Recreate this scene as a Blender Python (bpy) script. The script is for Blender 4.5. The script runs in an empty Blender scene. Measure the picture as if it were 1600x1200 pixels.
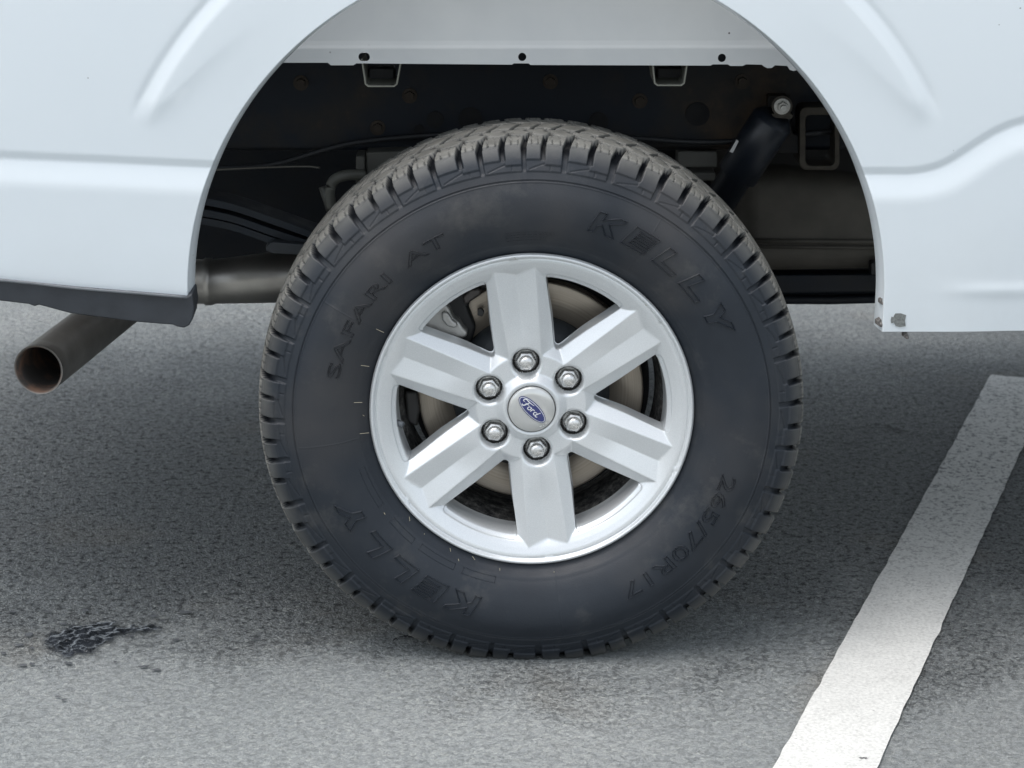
import bpy, bmesh, math, random
import numpy as np
from mathutils import Vector, Matrix
R = math.radians
random.seed(4); rng = np.random.default_rng(4)
scene = bpy.context.scene
COL = scene.collection

# ------------------------------------------------------------------ camera
HUBZ = 0.385
CAM = (-0.05494, -3.2, 0.97166 + HUBZ)
FPX, PITCH, YAW = 3601.5, 0.28238, 0.008178
cd = bpy.data.cameras.new('camera'); cam = bpy.data.objects.new('camera', cd); COL.objects.link(cam)
cam.location = CAM; cam.rotation_euler = (math.pi/2 - PITCH, 0, -YAW)
cd.sensor_fit = 'HORIZONTAL'; cd.sensor_width = 36.0; cd.lens = FPX/1600*36
cd.clip_start = 0.05; cd.clip_end = 2000
cd.dof.use_dof = True; cd.dof.focus_distance = 3.3; cd.dof.aperture_fstop = 9.0
scene.camera = cam

def P(px, py, Y=None, Z=None):
    """pixel of the 1600x1200 photograph -> point on the real plane y=Y (or z=Z)"""
    u = px-800; w = -(py-600)
    y1 = FPX*math.cos(PITCH)+w*math.sin(PITCH); z = -FPX*math.sin(PITCH)+w*math.cos(PITCH)
    x = u*math.cos(YAW)+y1*math.sin(YAW); y = -u*math.sin(YAW)+y1*math.cos(YAW)
    t = (Y-CAM[1])/y if Y is not None else (Z-CAM[2])/z
    return Vector((CAM[0]+t*x, CAM[1]+t*y, CAM[2]+t*z))

# ------------------------------------------------------------------ light
SUN_EL, SUN_AZ = R(73), R(250)      # azimuth from +Y clockwise: high on the left
world = bpy.data.worlds.new('World'); scene.world = world; world.use_nodes = True
nt = world.node_tree; nt.nodes.clear()
sky = nt.nodes.new('ShaderNodeTexSky'); sky.sky_type = 'NISHITA'; sky.sun_disc = False
sky.sun_elevation = SUN_EL; sky.sun_rotation = SUN_AZ; sky.dust_density = 3.0; sky.air_density = 1.0; sky.ozone_density = 1.0
hsv = nt.nodes.new('ShaderNodeHueSaturation'); hsv.inputs['Saturation'].default_value = 0.42
bg = nt.nodes.new('ShaderNodeBackground'); bg.inputs['Strength'].default_value = 0.15
wo = nt.nodes.new('ShaderNodeOutputWorld')
hsv.inputs['Hue'].default_value = 0.485
# uneven cloud noise added to the sky, varies reflections on the metal
wc = nt.nodes.new('ShaderNodeTexCoord'); wn = nt.nodes.new('ShaderNodeTexNoise'); wn.inputs['Scale'].default_value = 2.2; wn.inputs['Detail'].default_value = 4
nt.links.new(wc.outputs['Generated'], wn.inputs['Vector'])
wr = nt.nodes.new('ShaderNodeMapRange'); wr.inputs[1].default_value = .35; wr.inputs[2].default_value = .65; wr.inputs[3].default_value = .72; wr.inputs[4].default_value = 1.35
nt.links.new(wn.outputs['Fac'], wr.inputs[0])
wm = nt.nodes.new('ShaderNodeVectorMath'); wm.operation = 'SCALE'; nt.links.new(hsv.outputs[0], wm.inputs[0]); nt.links.new(wr.outputs[0], wm.inputs['Scale'])
nt.links.new(sky.outputs[0], hsv.inputs['Color']); nt.links.new(wm.outputs[0], bg.inputs[0]); nt.links.new(bg.outputs[0], wo.inputs[0])
sl = bpy.data.lights.new('sun', 'SUN'); sl.energy = 0.9; sl.angle = R(60); sl.color = (1, .98, .95)
so = bpy.data.objects.new('sun', sl); COL.objects.link(so)
sd = Vector((math.sin(SUN_AZ)*math.cos(SUN_EL), math.cos(SUN_AZ)*math.cos(SUN_EL), math.sin(SUN_EL)))
so.rotation_euler = sd.to_track_quat('Z', 'Y').to_euler(); so.location = sd*10
scene.view_settings.view_transform = 'Standard'; scene.view_settings.look = 'None'
scene.view_settings.exposure = 0.84; scene.view_settings.gamma = 1.0; scene.view_settings.use_curve_mapping = False
scene.render.engine = 'CYCLES'
scene.cycles.max_bounces = 8

# ------------------------------------------------------------------ node helpers
class NT:
    def __init__(s, name):
        s.m = bpy.data.materials.new(name); s.m.use_nodes = True; s.t = s.m.node_tree
        s.b = s.t.nodes['Principled BSDF']; s.out = s.t.nodes['Material Output']
        s.co = None
    def n(s, typ, **kw):
        x = s.t.nodes.new(typ)
        for k, v in kw.items(): setattr(x, k, v)
        return x
    def link(s, a, b): s.t.links.new(a, b)
    def coord(s):
        if not s.co: s.co = s.n('ShaderNodeTexCoord').outputs['Object']
        return s.co
    def vec(s, scale=(1, 1, 1), rot=(0, 0, 0), src=None):
        m = s.n('ShaderNodeMapping'); m.inputs['Scale'].default_value = scale; m.inputs['Rotation'].default_value = rot
        s.link(src or s.coord(), m.inputs['Vector']); return m.outputs[0]
    def noise(s, scale, detail=4, rough=.55, vec=None, out='Fac', dist=0):
        x = s.n('ShaderNodeTexNoise'); x.inputs['Scale'].default_value = scale; x.inputs['Detail'].default_value = detail
        x.inputs['Roughness'].default_value = rough; x.inputs['Distortion'].default_value = dist
        s.link(vec or s.coord(), x.inputs['Vector']); return x.outputs[out]
    def voro(s, scale, vec=None, feature='F1', out='Distance', rnd=1):
        x = s.n('ShaderNodeTexVoronoi'); x.feature = feature; x.inputs['Scale'].default_value = scale
        x.inputs['Randomness'].default_value = rnd
        s.link(vec or s.coord(), x.inputs['Vector']); return x.outputs[out]
    def ramp(s, fac, stops, interp='LINEAR'):
        r = s.n('ShaderNodeValToRGB'); r.color_ramp.interpolation = interp
        e = r.color_ramp.elements
        while len(e) < len(stops): e.new(0.5)
        for el, (p, c) in zip(e, stops):
            el.position = p
            el.color = (c, c, c, 1) if isinstance(c, (int, float)) else (*c, 1)
        s.link(fac, r.inputs[0]); return r.outputs[0]
    def math(s, op, a, b=None, c=None, clamp=False):
        m = s.n('ShaderNodeMath', operation=op); m.use_clamp = clamp
        for i, v in enumerate((a, b, c)):
            if v is None: continue
            if isinstance(v, (int, float)): m.inputs[i].default_value = v
            else: s.link(v, m.inputs[i])
        return m.outputs[0]
    def mix(s, fac, a, b, mode='MIX'):
        m = s.n('ShaderNodeMix', data_type='RGBA', blend_type=mode)
        for i, v in ((0, fac), (6, a), (7, b)):
            if isinstance(v, (int, float)): m.inputs[i].default_value = v
            elif isinstance(v, tuple): m.inputs[i].default_value = (*v, 1)
            else: s.link(v, m.inputs[i])
        return m.outputs[2]
    def attr(s, name, out='Fac'):
        a = s.n('ShaderNodeAttribute', attribute_name=name); return a.outputs[out]
    def bump(s, h, strength=.5, dist=.001, normal=None):
        b = s.n('ShaderNodeBump'); b.inputs['Strength'].default_value = strength; b.inputs['Distance'].default_value = dist
        s.link(h, b.inputs['Height'])
        if normal: s.link(normal, b.inputs['Normal'])
        return b.outputs[0]
    def set(s, color=None, rough=None, metal=None, normal=None, spec=None, coat=None, coat_rough=None):
        for k, v in (('Base Color', color), ('Roughness', rough), ('Metallic', metal), ('Normal', normal),
                     ('Specular IOR Level', spec), ('Coat Weight', coat), ('Coat Roughness', coat_rough)):
            if v is None: continue
            if isinstance(v, tuple): s.b.inputs[k].default_value = (*v, 1)
            elif isinstance(v, (int, float)): s.b.inputs[k].default_value = v
            else: s.link(v, s.b.inputs[k])
        return s.m

def m_simple(name, col, rough, metal=0, var=.15, scale=30, bump=.0004, spec=.5):
    t = NT(name); f = t.noise(scale, 5)
    lo = tuple(c*(1-var) for c in col); hi = tuple(min(1, c*(1+var)) for c in col)
    t.set(t.ramp(f, [(.3, lo), (.7, hi)]), t.ramp(f, [(.3, max(0, rough-.08)), (.7, min(1, rough+.08))]), metal,
          t.bump(t.noise(scale*8, 4), .4, bump), spec)
    return t.m

def asphalt_height(t):
    """grain of the paving, in metres-ish; returns height, dark-pit mask"""
    a = t.noise(68, 6, .68)
    wv = t.n('ShaderNodeVectorMath', operation='ADD')
    t.link(t.coord(), wv.inputs[0])
    sc = t.n('ShaderNodeVectorMath', operation='SCALE'); sc.inputs['Scale'].default_value = .012
    t.link(t.noise(60, 3, out='Color'), sc.inputs[0]); t.link(sc.outputs[0], wv.inputs[1])
    v = t.voro(90, vec=wv.outputs[0])
    v2 = t.voro(230, vec=wv.outputs[0])
    h = t.math('ADD', t.math('MULTIPLY', a, 1.0), t.math('MULTIPLY', t.math('SUBTRACT', 1, v), .55))
    h = t.math('ADD', h, t.math('MULTIPLY', v2, -.25))
    return h, a, v

# ground
t = NT('asphalt')
def stones(t):
    wv = t.n('ShaderNodeVectorMath', operation='ADD'); t.link(t.coord(), wv.inputs[0])
    sc = t.n('ShaderNodeVectorMath', operation='SCALE'); sc.inputs['Scale'].default_value = .010
    t.link(t.noise(75, 3, out='Color'), sc.inputs[0]); t.link(sc.outputs[0], wv.inputs[1])
    return wv.outputs[0]
wv = stones(t)
edge = t.voro(150, vec=wv, feature='DISTANCE_TO_EDGE'); scol = t.voro(150, vec=wv, out='Color')
edge2 = t.voro(330, vec=wv, feature='DISTANCE_TO_EDGE'); scol2 = t.voro(330, vec=wv, out='Color')
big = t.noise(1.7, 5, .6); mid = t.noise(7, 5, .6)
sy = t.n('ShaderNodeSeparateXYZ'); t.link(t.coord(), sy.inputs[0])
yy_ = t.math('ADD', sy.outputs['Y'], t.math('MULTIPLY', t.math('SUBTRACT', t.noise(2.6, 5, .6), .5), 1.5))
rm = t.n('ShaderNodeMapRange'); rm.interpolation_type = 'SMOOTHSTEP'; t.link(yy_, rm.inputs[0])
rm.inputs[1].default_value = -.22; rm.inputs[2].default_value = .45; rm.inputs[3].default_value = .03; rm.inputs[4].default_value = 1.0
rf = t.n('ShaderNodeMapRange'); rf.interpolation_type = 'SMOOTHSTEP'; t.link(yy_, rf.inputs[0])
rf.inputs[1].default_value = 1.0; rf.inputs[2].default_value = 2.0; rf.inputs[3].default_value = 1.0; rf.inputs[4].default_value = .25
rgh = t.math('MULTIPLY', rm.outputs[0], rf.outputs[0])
base = t.ramp(big, [(.3, (.29, .312, .311)), (.55, (.36, .378, .373)), (.75, (.42, .432, .423))])
base = t.mix(t.ramp(mid, [(.35, .0), (.7, .35)]), base, (.265, .288, .290))
gs = t.n('ShaderNodeSeparateColor'); t.link(scol, gs.inputs[0]); gs2 = t.n('ShaderNodeSeparateColor'); t.link(scol2, gs2.inputs[0])
tint = t.ramp(gs.outputs[0], [(.0, (.62, .64, .66)), (.35, (.92, .93, .92)), (.8, (1.12, 1.12, 1.08)), (1, (1.55, 1.52, 1.42))])
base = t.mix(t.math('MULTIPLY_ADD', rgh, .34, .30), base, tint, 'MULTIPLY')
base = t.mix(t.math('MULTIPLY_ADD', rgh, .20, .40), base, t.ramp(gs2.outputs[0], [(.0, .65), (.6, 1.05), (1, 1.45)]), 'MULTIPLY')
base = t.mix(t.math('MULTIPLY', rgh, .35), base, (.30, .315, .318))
# dark binder between the stones, and open pits, both stronger in the middle band of ground
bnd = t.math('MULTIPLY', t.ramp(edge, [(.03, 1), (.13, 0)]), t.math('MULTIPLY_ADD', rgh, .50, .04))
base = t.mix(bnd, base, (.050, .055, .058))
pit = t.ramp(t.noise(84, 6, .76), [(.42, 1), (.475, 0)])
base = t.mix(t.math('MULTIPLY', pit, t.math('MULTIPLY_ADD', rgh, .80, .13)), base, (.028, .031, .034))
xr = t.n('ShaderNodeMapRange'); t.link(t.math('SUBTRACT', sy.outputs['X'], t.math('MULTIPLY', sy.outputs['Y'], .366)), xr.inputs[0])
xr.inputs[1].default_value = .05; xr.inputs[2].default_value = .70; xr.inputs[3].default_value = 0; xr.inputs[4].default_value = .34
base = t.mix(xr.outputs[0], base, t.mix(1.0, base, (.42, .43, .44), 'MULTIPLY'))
rust = t.ramp(t.noise(3.1, 3), [(.58, 0), (.74, .30)])
base = t.mix(rust, base, (.30, .26, .20))
h = t.math('ADD', t.math('MULTIPLY', t.ramp(edge, [(0, 0), (.25, 1)]), .45), t.math('MULTIPLY', t.noise(85, 6, .7), 1.0))
h = t.math('ADD', h, t.math('MULTIPLY', t.ramp(edge2, [(0, 0), (.3, 1)]), .15))
h = t.math('SUBTRACT', h, t.math('MULTIPLY', pit, .5))
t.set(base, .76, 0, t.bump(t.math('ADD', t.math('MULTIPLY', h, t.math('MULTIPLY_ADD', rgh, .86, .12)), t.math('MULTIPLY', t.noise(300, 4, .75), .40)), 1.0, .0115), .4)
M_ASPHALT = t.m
# painted line
t = NT('worn_line_paint')
h, a, v = asphalt_height(t)
c = t.ramp(t.noise(14, 6, .7), [(.3, (.58, .58, .555)), (.7, (.66, .66, .63))])
c = t.mix(1.0, c, t.ramp(t.noise(200, 4, .7), [(.3, .8), (.7, 1.1)]), 'MULTIPLY')
sep = t.n('ShaderNodeSeparateXYZ'); t.link(t.coord(), sep.inputs[0])
far = t.n('ShaderNodeMapRange'); far.inputs[1].default_value = .1; far.inputs[2].default_value = .9; t.link(sep.outputs['Y'], far.inputs[0])
chip = t.math('MULTIPLY', t.ramp(t.noise(100, 6, .76), [(.43, 1), (.47, 0)]), t.math('ADD', .08, t.math('MULTIPLY', far.outputs[0], .75)))
c = t.mix(chip, c, (.10, .105, .11))
chip2 = t.ramp(t.noise(26, 5, .65), [(.29, 1), (.32, 0)])
c = t.mix(chip2, c, (.10, .10, .10))
t.set(c, .75, 0, t.bump(h, .5, .0018), .3)
M_LINE = t.m
t = NT('wet_asphalt'); h, a, v = asphalt_height(t)
w = t.noise(1.0, 4, .6, vec=t.vec((60, 105, 1)), dist=.8)
t.set(t.ramp(w, [(.40, (.008, .010, .013)), (.60, (.035, .040, .048))]), .14, 0, t.bump(w, .3, .002), .9)
al = t.math('MULTIPLY_ADD', t.math('ADD', t.math('MULTIPLY', t.attr('core'), 1.5), t.math('MULTIPLY', t.math('SUBTRACT', t.noise(110, 5, .7), .5), 4.0)), 1.1, .65, clamp=True)
al = t.math('MULTIPLY', al, .88)
t.link(al, t.b.inputs['Alpha']); M_WET = t.m
M_DROP = m_simple('damp_asphalt', (.075, .08, .085), .5, 0, .4, 120, .002)
# body paint
t = NT('white_body_paint')
f = t.noise(1.1, 3)
c = t.ramp(f, [(.3, (.68, .735, .765)), (.7, (.71, .755, .775))])
sp = t.ramp(t.noise(55, 2, .4), [(.19, 1), (.205, 0)])
c = t.mix(sp, c, (.2, .2, .2))
dst = t.n('ShaderNodeMapRange'); sx = t.n('ShaderNodeSeparateXYZ'); t.link(t.coord(), sx.inputs[0]); t.link(sx.outputs['Z'], dst.inputs[0])
dst.inputs[1].default_value = .75; dst.inputs[2].default_value = .48; dst.inputs[3].default_value = 0; dst.inputs[4].default_value = .16
c = t.mix(t.math('MULTIPLY', dst.outputs[0], t.ramp(t.noise(9, 6, .7), [(.35, .2), (.7, 1)])), c, (.42, .41, .38))
t.set(c, .40, 0, t.bump(t.noise(2.0, 2), .2, .004), .5, .9, .03)
M_BODY = t.m
t = NT('dusty_primer_grey')
f = t.noise(5, 5)
c = t.ramp(f, [(.3, (.50, .515, .52)), (.7, (.59, .60, .59))])
sp = t.ramp(t.voro(42), [(.045, 1), (.075, 0)])
sp = t.math('MULTIPLY', sp, t.ramp(t.noise(9, 2), [(.48, 0), (.6, 1)]))
c = t.mix(sp, c, (.04, .03, .03))
t.set(c, .6, 0, t.bump(t.noise(60, 3), .2, .0005), .4); M_PRIMER = t.m
M_TRIM = m_simple('charcoal_plastic_trim', (.034, .038, .044), .5, 0, .15, 40, .0003, .4)
M_FRAME = m_simple('black_waxed_frame', (.003, .0055, .010), .55, 0, .5, 18, .001, .35)
t = NT('rusting_black_frame'); f = t.noise(6, 6, .6)
c = t.ramp(f, [(.45, (.003, .0065, .013)), (.58, (.014, .012, .010)), (.72, (.06, .036, .018))])
t.set(c, .6, 0, t.bump(t.noise(70, 4), .4, .001), .35); M_RAIL = t.m
M_SHOCK = m_simple('black_shock_paint', (.009, .012, .018), .42, 0, .2, 30, .0003, .5)
M_TANK = m_simple('dusty_tank_steel', (.085, .078, .066), .62, .3, .4, 9, .001, .4)
M_EXH = m_simple('weathered_exhaust_steel', (.38, .36, .33), .34, .85, .3, 7, .0008, .5)
M_BRKT = m_simple('brown_steel_bracket', (.055, .048, .038), .55, .5, .3, 60, .0005, .4)
M_BOLT = m_simple('zinc_bolt', (.42, .41, .38), .4, .7, .2, 200, .0003)
# tail pipe: grey outside, darker with rust patches within
t = NT('tail_pipe_steel'); f = t.noise(12, 5)
c = t.ramp(f, [(.3, (.19, .18, .165)), (.7, (.30, .285, .26))])
ins = t.attr('inside')
pipe_in_col = t.ramp(t.noise(22, 4), [(.45, (.045, .040, .036)), (.62, (.15, .085, .055))])
t.set(t.mix(ins, c, pipe_in_col), t.math('ADD', .42, t.math('MULTIPLY', ins, .35)), t.math('MULTIPLY', t.math('SUBTRACT', 1, ins), .6), t.bump(t.noise(90, 4), .3, .0005))
M_PIPE = t.m
# silver wheel paint
t = NT('silver_wheel_paint')
f = t.noise(900, 2)
c = t.mix(1.0, (.70, .72, .725), t.ramp(f, [(.3, .93), (.7, 1.06)]), 'MULTIPLY')
t.set(c, .32, .45, t.bump(t.noise(1600, 2), .06, .0002), .5, .35, .12); M_RIM = t.m
t = NT('brake_dusted_barrel')
c = t.ramp(t.noise(70, 6, .75), [(.40, (.014, .014, .015)), (.52, (.07, .068, .064)), (.70, (.22, .21, .195))])
t.set(c, .8, .1, t.bump(t.noise(90, 5), .8, .003), .3); M_BARREL = t.m
M_CAP = m_simple('satin_cap', (.62, .62, .60), .20, .5, .03, 30, .00003)
t = NT('badge_blue'); t.set((.012, .022, .14), .25, 0, None, .5, .6, .05); M_BLUE = t.m
t = NT('badge_silver'); t.set((.82, .83, .85), .3, .2); M_BSIL = t.m
M_LUG = m_simple('steel_lug_nut', (.72, .71, .69), .30, .85, .12, 260, .0002)
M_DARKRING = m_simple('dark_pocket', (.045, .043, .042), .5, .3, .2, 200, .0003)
t = NT('brake_rotor_steel')
sepn = t.n('ShaderNodeSeparateXYZ'); t.link(t.coord(), sepn.inputs[0])
rr = t.math('SQRT', t.math('ADD', t.math('POWER', sepn.outputs['X'], 2.), t.math('POWER', sepn.outputs['Z'], 2.)))
cmb = t.n('ShaderNodeCombineXYZ'); t.link(t.math('MULTIPLY', rr, 400), cmb.inputs[0])
ringn = t.noise(1.0, 3, .7, vec=cmb.outputs[0])
c = t.mix(t.ramp(ringn, [(.3, .15), (.7, .85)]), (.30, .26, .215), (.52, .45, .365))
t.set(c, .38, .6, t.bump(ringn, .35, .0006), .5); M_ROTOR = t.m
M_HAT = m_simple('oxidised_hub_iron', (.040, .045, .050), .6, .3, .3, 40, .001)
M_CALIPER = m_simple('cast_caliper', (.40, .39, .37), .40, .6, .15, 60, .0006)
M_BLACK = m_simple('black_cast_bracket', (.018, .018, .019), .55, .1, .4, 40, .001)
M_RUB = m_simple('valve_rubber', (.03, .033, .036), .5, 0, .2, 200, .0002)
# tyre rubber
t = NT('tyre_rubber')
dust = t.attr('dust'); sip = t.attr('tv'); su = t.attr('tu')
n1 = t.noise(6, 5, .6); n2 = t.noise(30, 5, .6)
side = t.ramp(n1, [(.3, (.010, .014, .020)), (.55, (.0155, .0205, .028)), (.75, (.030, .033, .037))])
brn = t.ramp(t.noise(3.3, 3), [(.50, 0), (.70, .6)])
side = t.mix(brn, side, (.070, .064, .060))
dcol = t.ramp(n2, [(.3, (.120, .118, .106)), (.7, (.215, .210, .190))])
side = t.mix(t.attr('groove_shade'), side, (.010, .011, .013))  # groove floors coloured darker, standing in for shade in the grooves
scf = t.ramp(t.noise(11, 6, .72), [(.55, 0), (.72, .45)])
side = t.mix(scf, side, (.085, .083, .078))
col = t.mix(dust, side, dcol)
zig = t.math('MULTIPLY', t.math('PINGPONG', t.math('MULTIPLY', sip, 1/.0032), 1.0), .16)
fr = t.math('FRACT', t.math('ADD', t.math('MULTIPLY', su, 10.0), zig))
sipe = t.math('LESS_THAN', t.math('ABSOLUTE', t.math('SUBTRACT', fr, .5)), .085)
onblk = t.math('MULTIPLY', t.attr('top'), sipe)
b2 = t.bump(t.noise(420, 4, .6), .3, .0008)
t.set(col, t.ramp(n2, [(.3, .46), (.7, .60)]), 0, b2, t.math('MULTIPLY', t.math('SUBTRACT', 1, t.attr('groove_shade')), .42))
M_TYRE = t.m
t = NT('cream_mould_marks'); t.set((.36, .33, .24), .6); M_HAIR = t.m

# ------------------------------------------------------------------ object helpers
def link(name, me, mat=None, parent=None):
    o = bpy.data.objects.new(name, me); COL.objects.link(o)
    if mat:
        for m in (mat if isinstance(mat, (list, tuple)) else [mat]): me.materials.append(m)
    if parent: o.parent = parent
    return o
def np_mesh(name, V, F, mat=None, parent=None, smooth=True, mats=None):
    me = bpy.data.meshes.new(name)
    V = np.asarray(V, dtype=np.float32); F = np.asarray(F, dtype=np.int32)
    me.vertices.add(len(V)); me.vertices.foreach_set('co', V.ravel())
    n, k = F.shape
    me.loops.add(n*k); me.loops.foreach_set('vertex_index', F.ravel())
    me.polygons.add(n); me.polygons.foreach_set('loop_start', np.arange(0, n*k, k, dtype=np.int32))
    me.polygons.foreach_set('loop_total', np.full(n, k, dtype=np.int32))
    me.update(calc_edges=True); me.validate()
    me.polygons.foreach_set('use_smooth', np.full(len(me.polygons), smooth))
    o = link(name, me, mat, parent)
    if mats is not None and len(me.polygons) == len(mats): me.polygons.foreach_set('material_index', np.asarray(mats, dtype=np.int32))
    return o
def grid_faces(nu, nv, wrap=False, off=0, flip=False):
    i = np.arange(nu if wrap else nu-1)[:, None]; j = np.arange(nv-1)[None, :]
    i2 = (i+1) % nu
    q = np.stack([i*nv+j+0*i2, i2*nv+j, i2*nv+j+1, i*nv+j+1+0*i2], -1).reshape(-1, 4)+off
    return q[:, ::-1] if flip else q
def from_bm(name, bm, mat=None, parent=None, smooth=False, bevel=0, seg=2, angle=35):
    bmesh.ops.recalc_face_normals(bm, faces=bm.faces[:])
    me = bpy.data.meshes.new(name); bm.to_mesh(me); bm.free()
    if smooth:
        for p in me.polygons: p.use_smooth = True
    o = link(name, me, mat, parent)
    if bevel:
        m = o.modifiers.new('bevel', 'BEVEL'); m.width = bevel; m.segments = seg; m.limit_method = 'ANGLE'; m.angle_limit = R(angle)
        for p in me.polygons: p.use_smooth = True
        m.harden_normals = True
    return o
def box(bm, x0, x1, y0, y1, z0, z1):
    vs = [bm.verts.new((x, y, z)) for x in (x0, x1) for y in (y0, y1) for z in (z0, z1)]
    for f in ((0, 1, 3, 2), (4, 6, 7, 5), (0, 4, 5, 1), (2, 3, 7, 6), (0, 2, 6, 4), (1, 5, 7, 3)): bm.faces.new([vs[i] for i in f])
def prism(bm, pts, dvec):
    """pts: list of Vectors (closed outline); extruded along dvec"""
    a = [bm.verts.new(p) for p in pts]; b = [bm.verts.new(Vector(p)+Vector(dvec)) for p in pts]
    bm.faces.new(a); bm.faces.new(b[::-1]); n = len(a)
    for i in range(n): bm.faces.new((a[i], b[i], b[(i+1) % n], a[(i+1) % n]))
def tube(bm, pts, rad, seg=20, cap=True):
    pts = [Vector(p) for p in pts]; rads = rad if isinstance(rad, (list, tuple)) else [rad]*len(pts)
    up = Vector((0, 0, 1)); rings = []
    for i, p in enumerate(pts):
        d = (pts[min(i+1, len(pts)-1)]-pts[max(i-1, 0)]).normalized()
        s = d.cross(up if abs(d.z) < .95 else Vector((1, 0, 0))).normalized(); u2 = s.cross(d).normalized()
        rings.append([bm.verts.new(p+(s*math.cos(2*math.pi*k/seg)+u2*math.sin(2*math.pi*k/seg))*rads[i]) for k in range(seg)])
    for a, b in zip(rings, rings[1:]):
        for k in range(seg): bm.faces.new((a[k], a[(k+1) % seg], b[(k+1) % seg], b[k]))
    if cap: bm.faces.new(rings[0][::-1]); bm.faces.new(rings[-1])
    return rings
def smooth_path(pts, n=8):
    pts = [Vector(p) for p in pts]; out = []
    q = [2*pts[0]-pts[1]]+pts+[2*pts[-1]-pts[-2]]
    for i in range(1, len(q)-2):
        for k in range(n):
            s = k/n; a, b, c, d = q[i-1:i+3]
            out.append(.5*((2*b)+(c-a)*s+(2*a-5*b+4*c-d)*s*s+(3*b-a-3*c+d)*s**3))
    out.append(pts[-1]); return out
def lathe(name, prof, c, mat, parent, seg=180, mats=None, jitter=0):
    """prof: (r, y) pairs around the axle (Y axis) through c"""
    pr = np.array(prof, float); th = np.linspace(0, 2*np.pi, seg, endpoint=False)
    V = np.stack([c[0]+pr[None, :, 0]*np.sin(th)[:, None], np.broadcast_to(c[1]+pr[None, :, 1], (seg, len(pr))), c[2]+pr[None, :, 0]*np.cos(th)[:, None]], -1).reshape(-1, 3)
    F = grid_faces(seg, len(pr), True)
    mi = None
    if mats: mi = np.tile(np.array(mats), seg)
    return np_mesh(name, V, F, mat, parent, True, mi)
def sstep(a, b, x):
    t_ = np.clip((x-a)/(b-a), 0, 1); return t_*t_*(3-2*t_)
def top(o, label, cat, kind=None, group=None):
    if label: o['label'] = label
    if cat: o['category'] = cat
    if kind: o['kind'] = kind
    if group: o['group'] = group
    return o

# ================================================================== SETTING
bm = bmesh.new()
box(bm, -300, 300, -300, 300, -.5, 0)
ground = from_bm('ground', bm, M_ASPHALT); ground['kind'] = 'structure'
# crack in the asphalt, right of the tyre: thin dark fissures, sheets 2 mm proud of nothing
# parking line
def pline():
    A = Vector((.320-.0, -.376)); d = Vector((.687, 1.902)).normalized(); nrm = Vector((d.y, -d.x)); w = .131
    N = 520; L0 = -2.6; L1 = 2.022
    V = []; 
    ph = rng.normal(size=N); k = np.exp(-np.linspace(-2, 2, 9)**2); k /= k.sum()
    wl = np.convolve(rng.normal(size=N), k, 'same')*.0014+np.convolve(rng.normal(size=N), np.ones(40)/40, 'same')*.0015
    wr = np.convolve(rng.normal(size=N), k, 'same')*.0014+np.convolve(rng.normal(size=N), np.ones(40)/40, 'same')*.0015
    for i, s in enumerate(np.linspace(L0, L1, N)):
        a = A+d*s+nrm*wl[i]; b = A+d*s+nrm*(w+wr[i])
        for q in np.linspace(0, 1, 5):
            p = a.lerp(b, q); V.append((p.x, p.y, .004))
    return np_mesh('parking_line', V, grid_faces(N, 5, flip=True), M_LINE)
ln = pline(); ln['kind'] = 'structure'
# cracks in the paving
bm = bmesh.new()
def fissure(pts, w):
    pp = smooth_path([P(x, y, Z=.004)+Vector((0, 0, .0)) for x, y in pts], 10); prev = None
    for i, p in enumerate(pp):
        ww = w*(.3+random.random())*(math.sin(math.pi*(i+.5)/len(pp))**.4)
        o = Vector((random.uniform(-1, 1)*.0015, random.uniform(-1, 1)*.005, 0))
        a = bm.verts.new(p+o+Vector((0, ww, 0))); b = bm.verts.new(p+o-Vector((0, ww, 0)))
        if prev: bm.faces.new((prev[1], b, a, prev[0]))
        prev = (a, b)
fissure([(1285, 668), (1310, 664), (1340, 668), (1370, 663), (1400, 668), (1430, 677), (1460, 679), (1500, 682)], .003)
fissure([(1380, 662), (1398, 670), (1412, 674)], .006)
fissure([(1290, 690), (1335, 693), (1360, 688)], .002)
fissure([(612, 1002), (635, 994), (660, 996)], .004)
cr = from_bm('paving_crack', bm, m_simple('crack_shadow', (.02, .021, .023), .9)); cr['kind'] = 'structure'
# wet patch with droplets
out = [(72, 1000), (80, 990), (100, 986), (118, 978), (138, 977), (150, 973), (178, 972), (176, 979), (200, 980), (240, 977), (245, 984), (215, 988), (190, 990), (170, 1000), (150, 1010), (142, 1020), (120, 1018), (105, 1026), (92, 1018), (76, 1010)]
pts = smooth_path([P(x, y, Z=.0035) for x, y in out+out[:1]], 5)[:-1]
poly = np.array([(p.x, p.y) for p in pts])
gx, gy = np.arange(poly[:, 0].min()-.03, poly[:, 0].max()+.03, .0025), np.arange(poly[:, 1].min()-.04, poly[:, 1].max()+.04, .0025)
GX, GY = np.meshgrid(gx, gy, indexing='ij'); dmin = np.full(GX.shape, 9.); ins_ = np.zeros(GX.shape, bool)
for (xa, ya), (xb, yb_) in zip(poly, np.roll(poly, -1, 0)):
    L2 = (xb-xa)**2+(yb_-ya)**2+1e-12; tq = np.clip(((GX-xa)*(xb-xa)+(GY-ya)*(yb_-ya))/L2, 0, 1)
    dmin = np.minimum(dmin, np.hypot(GX-xa-tq*(xb-xa), GY-ya-tq*(yb_-ya)))
    cr_ = ((ya > GY) != (yb_ > GY)) & (GX < (xb-xa)*(GY-ya)/(yb_-ya+1e-12)+xa); ins_ ^= cr_
sdv = np.where(ins_, dmin, -dmin)
rz = np.zeros(GX.shape)
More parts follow.
